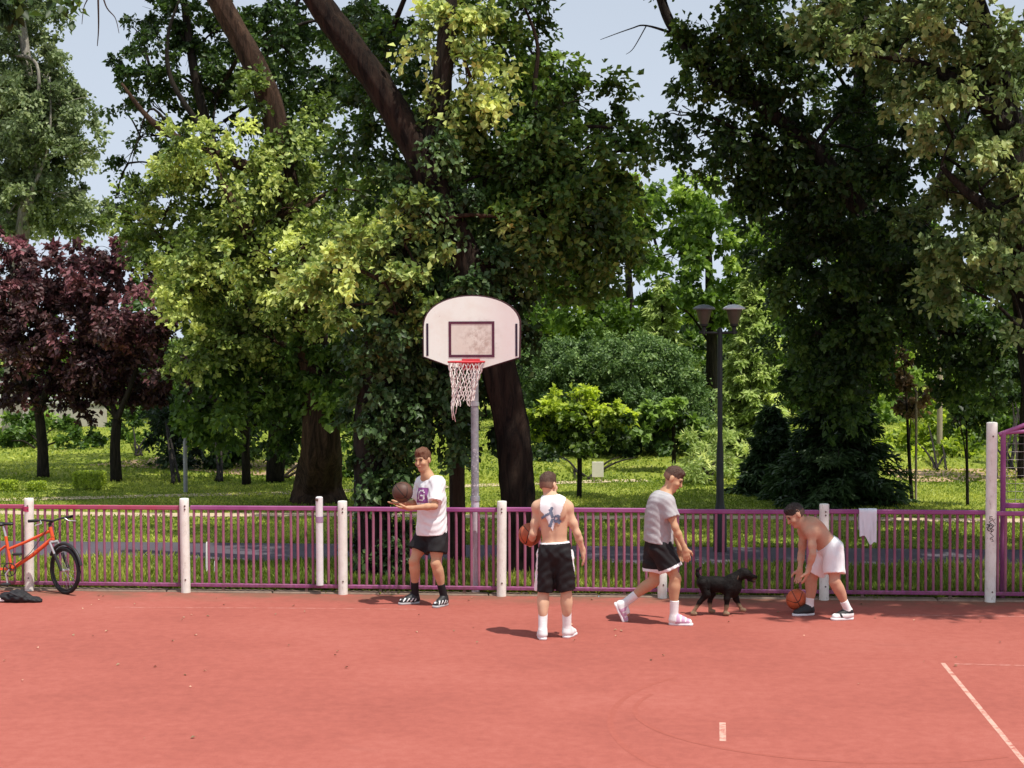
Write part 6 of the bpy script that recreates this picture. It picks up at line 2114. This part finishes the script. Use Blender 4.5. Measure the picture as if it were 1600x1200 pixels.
# hind: thigh forward to the knee, hock back, shank
dleg([(1098, 914, -.05), (1104, 931, -.06), (1093, 944, -.06), (1082, 961, -.06)], [.062, .042, .022, .018], .03)
dleg([(1102, 914, .05), (1112, 930, .06), (1109, 943, .06), (1110, 957, .06)], [.06, .042, .023, .018], .035)
dleg([(1139, 922, -.05), (1136, 938, -.06), (1135, 950, -.06), (1133, 961, -.06)], [.052, .032, .022, .018], .03)
dleg([(1146, 922, .05), (1150, 938, .06), (1155, 948, .06), (1159, 955, .06)], [.05, .032, .021, .018], .028)
S.cone(dq(1100, 920, -.078), dq(1114, 930, -.085), .012, .006, .015, sub=True)
dv, dqd = S.mesh(lambda q_: .0012 * np.sin(q_[..., 0] * 190 + 3 * np.sin(q_[..., 2] * 70)) * np.sin(q_[..., 2] * 160 + q_[..., 1] * 90))
px_z = dv[:, 2]
brown = np.clip((.115 - px_z) / .04, 0, 1) * .8
mz = np.linalg.norm(dv - dq(1179, 908), axis=1)
brown = np.maximum(brown, np.clip((.035 - mz) / .02, 0, 1) * .35)
dog = np_mesh('dog', dv, dqd, FUR, None, {'brown': brown}, smooth=True, quads=True)
rebase(dog, (gd[0], gd[1], 0))
# lowest paws to the ground
me = dog.data
zs = np.zeros(len(me.vertices) * 3, np.float32); me.vertices.foreach_get('co', zs); zmin = zs.reshape(-1, 3)[:, 2].min()
print('dog zmin', zmin)
dog.location.z -= float(zmin)
tag(dog, 'black dog with tan feet walking right along the fence between two men', 'dog')
for sg in (-1, 1):
    e = MB().lathe([(0, -.006), (.006, -.003), (.007, 0), (.006, .003), (0, .006)], dq(1171, 897, sg * .036), 8).build('eye', EYE, None, 3.5)
    setparent(e, dog)
m = MB(); m.tube([dq(1152, 903) + V(.07 * math.cos(a) * .35, .066 * math.sin(a), .07 * math.cos(a)) for a in np.linspace(0, 2 * pi, 20, endpoint=False)], .006, 6, closed=True)
e = m.build('collar', simple('dog_collar', (.10, .05, .03), .6), None, .9); setparent(e, dog)

# ------------------------------------------------------------------ bicycle
BK = FENCE_Y - 0.30
def bq(px, py, dy=0.0):
    z_ = float(P(px, py, BK)[2])
    return P(px, py, BK + dy + .10 * z_)       # leans towards the fence
wr_ = .287
fh = bq(102, 898)
fh[2] = wr_ + .0
rh = bq(-38, 898)
rh[2] = wr_
rt = thing('bicycle', (float(bq(30, 930)[0]), BK, 0), 'orange-red mountain bike leaning on the fence at the left edge', 'bicycle')
ORG = simple('bike_orange', (.72, .10, .03), .35, .15, 10)
CHR = simple('bike_silver', (.60, .60, .62), .3, .1, metal=.6)
RUB = simple('rubber_black', (.015, .015, .016), .75, .3)
PLB = simple('plastic_black', (.022, .022, .024), .5, .2)
ht_t, ht_b = bq(79, 826), bq(83, 843)
hdir = nrm(ht_t - ht_b)
bbp, st = bq(18, 889), bq(9, 838)
def part(nm, paths, mat, par=rt, n=12):
    m = MB()
    for pts, r_ in paths:
        m.tube(pts, r_, n)
    o = m.build(nm, mat, None, .9)
    setparent(o, par)
    return o
part('frame', [([ht_t + hdir * .02, ht_b - hdir * .01], .022), ([ht_t - hdir * .02, bq(40, 847), bq(13, 858)], .017), ([ht_b + hdir * .015, bq(50, 868), bbp], .024), ([st, bbp], .018), ([bbp + V(0, .04, 0), rh + V(0, .06, 0)], .010), ([bbp - V(0, .04, 0), rh - V(0, .06, 0)], .010), ([bq(10, 852) + V(0, .03, 0), rh + V(0, .06, 0)], .009), ([bq(10, 852) - V(0, .03, 0), rh - V(0, .06, 0)], .009), ([bbp - V(0, .045, 0), bbp + V(0, .045, 0)], .026)], ORG)
part('seat_post', [([st, bq(5, 822)], .014)], CHR)
m = MB()
sc_ = bq(3, 819)
m.box(sc_ + V(-.05, 0, .0), (.17, .13, .045), bev=.02); m.box(sc_ + V(.08, 0, .004), (.13, .05, .035), bev=.015)
o = m.build('saddle', PLB, None, .9); setparent(o, rt)
steer = math.radians(33)
fdir = V(math.cos(steer), -math.sin(steer), 0)        # where the front wheel points
fside = V(math.sin(steer), math.cos(steer), 0)
def wheel(hub, d, sd):
    u = np.cross(sd, d)
    u = u if u[2] > 0 else -u
    def ring(r_, n_=48):
        return [hub + (d * math.cos(a) + u * math.sin(a)) * r_ for a in np.linspace(0, 2 * pi, n_, endpoint=False)]
    m = MB()
    m.tube(ring(wr_ - .023), .023, 10, closed=True, bump=lambda i, ang: 1 + .10 * np.sign(np.sin(ang * 4 + i * 2.1)))
    ty = m.build('wheel', RUB, None, .9); setparent(ty, rt)
    m = MB(); m.tube(ring(wr_ - .050), .011, 8, closed=True)
    o = m.build('rim', PLB, None, .9); o.parent = ty
    m = MB(); m.tube([hub - sd * .05, hub + sd * .05], .018, 10)
    o = m.build('hub', CHR, None, .9); o.parent = ty
    m = MB()
    for k_ in range(28):
        a = k_ / 28 * 2 * pi
        dd_ = d * math.cos(a) + u * math.sin(a)
        tt_ = -d * math.sin(a) + u * math.cos(a)
        m.tube([hub + sd * (.03 if k_ % 2 else -.03) + tt_ * .016 * (1 if k_ % 4 < 2 else -1), hub + dd_ * (wr_ - .055)], .0014, 4, cap=False)
    o = m.build('spokes', CHR, None, .9); o.parent = ty
    for ch in ty.children:
        ch.matrix_parent_inverse = Matrix.Identity(4)
    return ty
wheel(rh, V(1, 0, 0), V(0, 1, .0))
wheel(fh, fdir, fside)
cr_ = ht_b - hdir * .03
part('fork', [([cr_ - fside * .055, cr_ + fside * .055], .02), ([cr_ - fside * .055, fh * .45 + cr_ * .55 - fside * .055], .014), ([cr_ + fside * .055, fh * .45 + cr_ * .55 + fside * .055], .014)], CHR)
part('fork_leg', [([fh * .40 + cr_ * .60 - fside * .055, fh - fside * .055], .019)], PLB)
part('fork_leg', [([fh * .40 + cr_ * .60 + fside * .055, fh + fside * .055], .019)], PLB)
stm = bq(82, 814)
part('stem', [([ht_t + hdir * .02, ht_t + hdir * .06, stm], .018)], PLB)
hb = fside
part('handlebar', [([stm - hb * .31 + V(0, 0, .025) - fdir * .03, stm - hb * .12 + V(0, 0, .02), stm, stm + hb * .12 + V(0, 0, .02), stm + hb * .31 + V(0, 0, .025) - fdir * .03], .0125)], PLB)
for sg in (-1, 1):
    part('grip', [([stm + hb * sg * .20 + V(0, 0, .022) - fdir * .014, stm + hb * sg * .315 + V(0, 0, .025) - fdir * .031], .018)], RUB)
    part('brake_lever', [([stm + hb * sg * .17 + V(0, 0, .018), stm + hb * sg * .19 + fdir * .05 + V(0, 0, -.01), stm + hb * sg * .29 + fdir * .06 + V(0, 0, -.025)], .007)], CHR)
    part('brake_cable', [([stm + hb * sg * .16 + fdir * .02, stm + hb * sg * .12 + fdir * .09 + V(0, 0, .01), stm + hb * sg * .03 + fdir * .08 + V(0, 0, -.07), ht_b + V(.03, 0, 0)], .003)], PLB, n=5)
m = MB()
fr_ = []
for a in np.linspace(math.radians(15), math.radians(150), 16):
    fr_.append(fh + (fdir * math.cos(a) + V(0, 0, 1) * math.sin(a)) * (wr_ + .03))
m.tube(fr_, .02, 8)
o = m.build('mudguard', PLB, None, .9); setparent(o, rt)
part('crank', [([bbp - V(0, .07, 0), bbp - V(0, .075, 0) + V(-.04, 0, -.05), bbp - V(0, .08, 0) + V(-.02, 0, -.16)], .011)], CHR)
m = MB(); m.tube([bbp - V(0, .055, 0) + V(.078 * math.cos(a), 0, .078 * math.sin(a)) for a in np.linspace(0, 2 * pi, 30, endpoint=False)], .007, 6, closed=True)
for k_ in range(5):
    a = k_ * 2 * pi / 5
    m.tube([bbp - V(0, .055, 0), bbp - V(0, .055, 0) + V(.075 * math.cos(a), 0, .075 * math.sin(a))], .006, 6)
o = m.build('chainring', PLB, None, .9); setparent(o, rt)
part('chain', [([bbp - V(0, .055, -.08), rh + V(0, -.02, .03)], .005), ([bbp - V(0, .055, .08), rh + V(0, -.02, -.03)], .005)], PLB, n=6)
part('brake_hose', [([bq(74, 828) - V(0, .02, 0), bq(50, 862) - V(0, .03, 0), bq(24, 886) - V(0, .03, 0)], .004)], PLB, n=6)
m = MB(); m.box(bbp + V(-.02, -.13, -.165), (.10, .09, .025), bev=.006)
o = m.build('pedal', PLB, None); setparent(o, rt)
m = MB(); m.box(bbp + V(.02, .13, .16), (.10, .09, .025), bev=.006)
o = m.build('pedal', PLB, None); setparent(o, rt)

# black bag lying by the bicycle
gbp = G(30, 940)
S = SDF(.008)
bgx, bgy = float(gbp[0]), float(gbp[1])
for (dx_, dy_, dz_, a_, b_, c__) in ((-.10, 0, .05, .14, .11, .065), (.02, -.02, .055, .13, .10, .070), (.13, -.01, .03, .13, .08, .038), (-.02, .04, .08, .09, .07, .06), (.22, -.03, .02, .07, .05, .026), (-.20, .0, .03, .08, .08, .04)):
    S.ell((bgx + dx_, bgy + dy_, dz_), (a_, b_, c__), None, .03)
S.cut((0, 0, .002), (0, 0, -1))
bag = sdf_obj('bag', S, simple('bag_black', (.014, .013, .015), .7, .3, 12), None, lambda q_: .006 * np.sin(q_[..., 0] * 60 + 2 * np.sin(q_[..., 1] * 45)) * np.sin(q_[..., 2] * 90 + q_[..., 1] * 40))
rebase(bag, (bgx, bgy, 0))
tag(bag, 'crumpled black bag lying on the ground under the bicycle', 'bag')
m = MB(); m.tube([(bgx - .16, bgy - .05, .08), (bgx - .05, bgy - .12, .12), (bgx + .08, bgy - .09, .06), (bgx + .20, bgy - .07, .03)], .010, 6)
o = m.build('strap', simple('bag_black'[:9] + '_strap', (.03, .03, .035), .7), None, .9); setparent(o, bag)
m = MB(); m.box((bgx - .20, bgy - .085, .035), (.12, .012, .04), bev=.004)
o = m.build('white_patch', simple('white_tag', (.75, .75, .75), .6, .1), None); setparent(o, bag)
print('LEAVES', LEAFCOUNT[0])
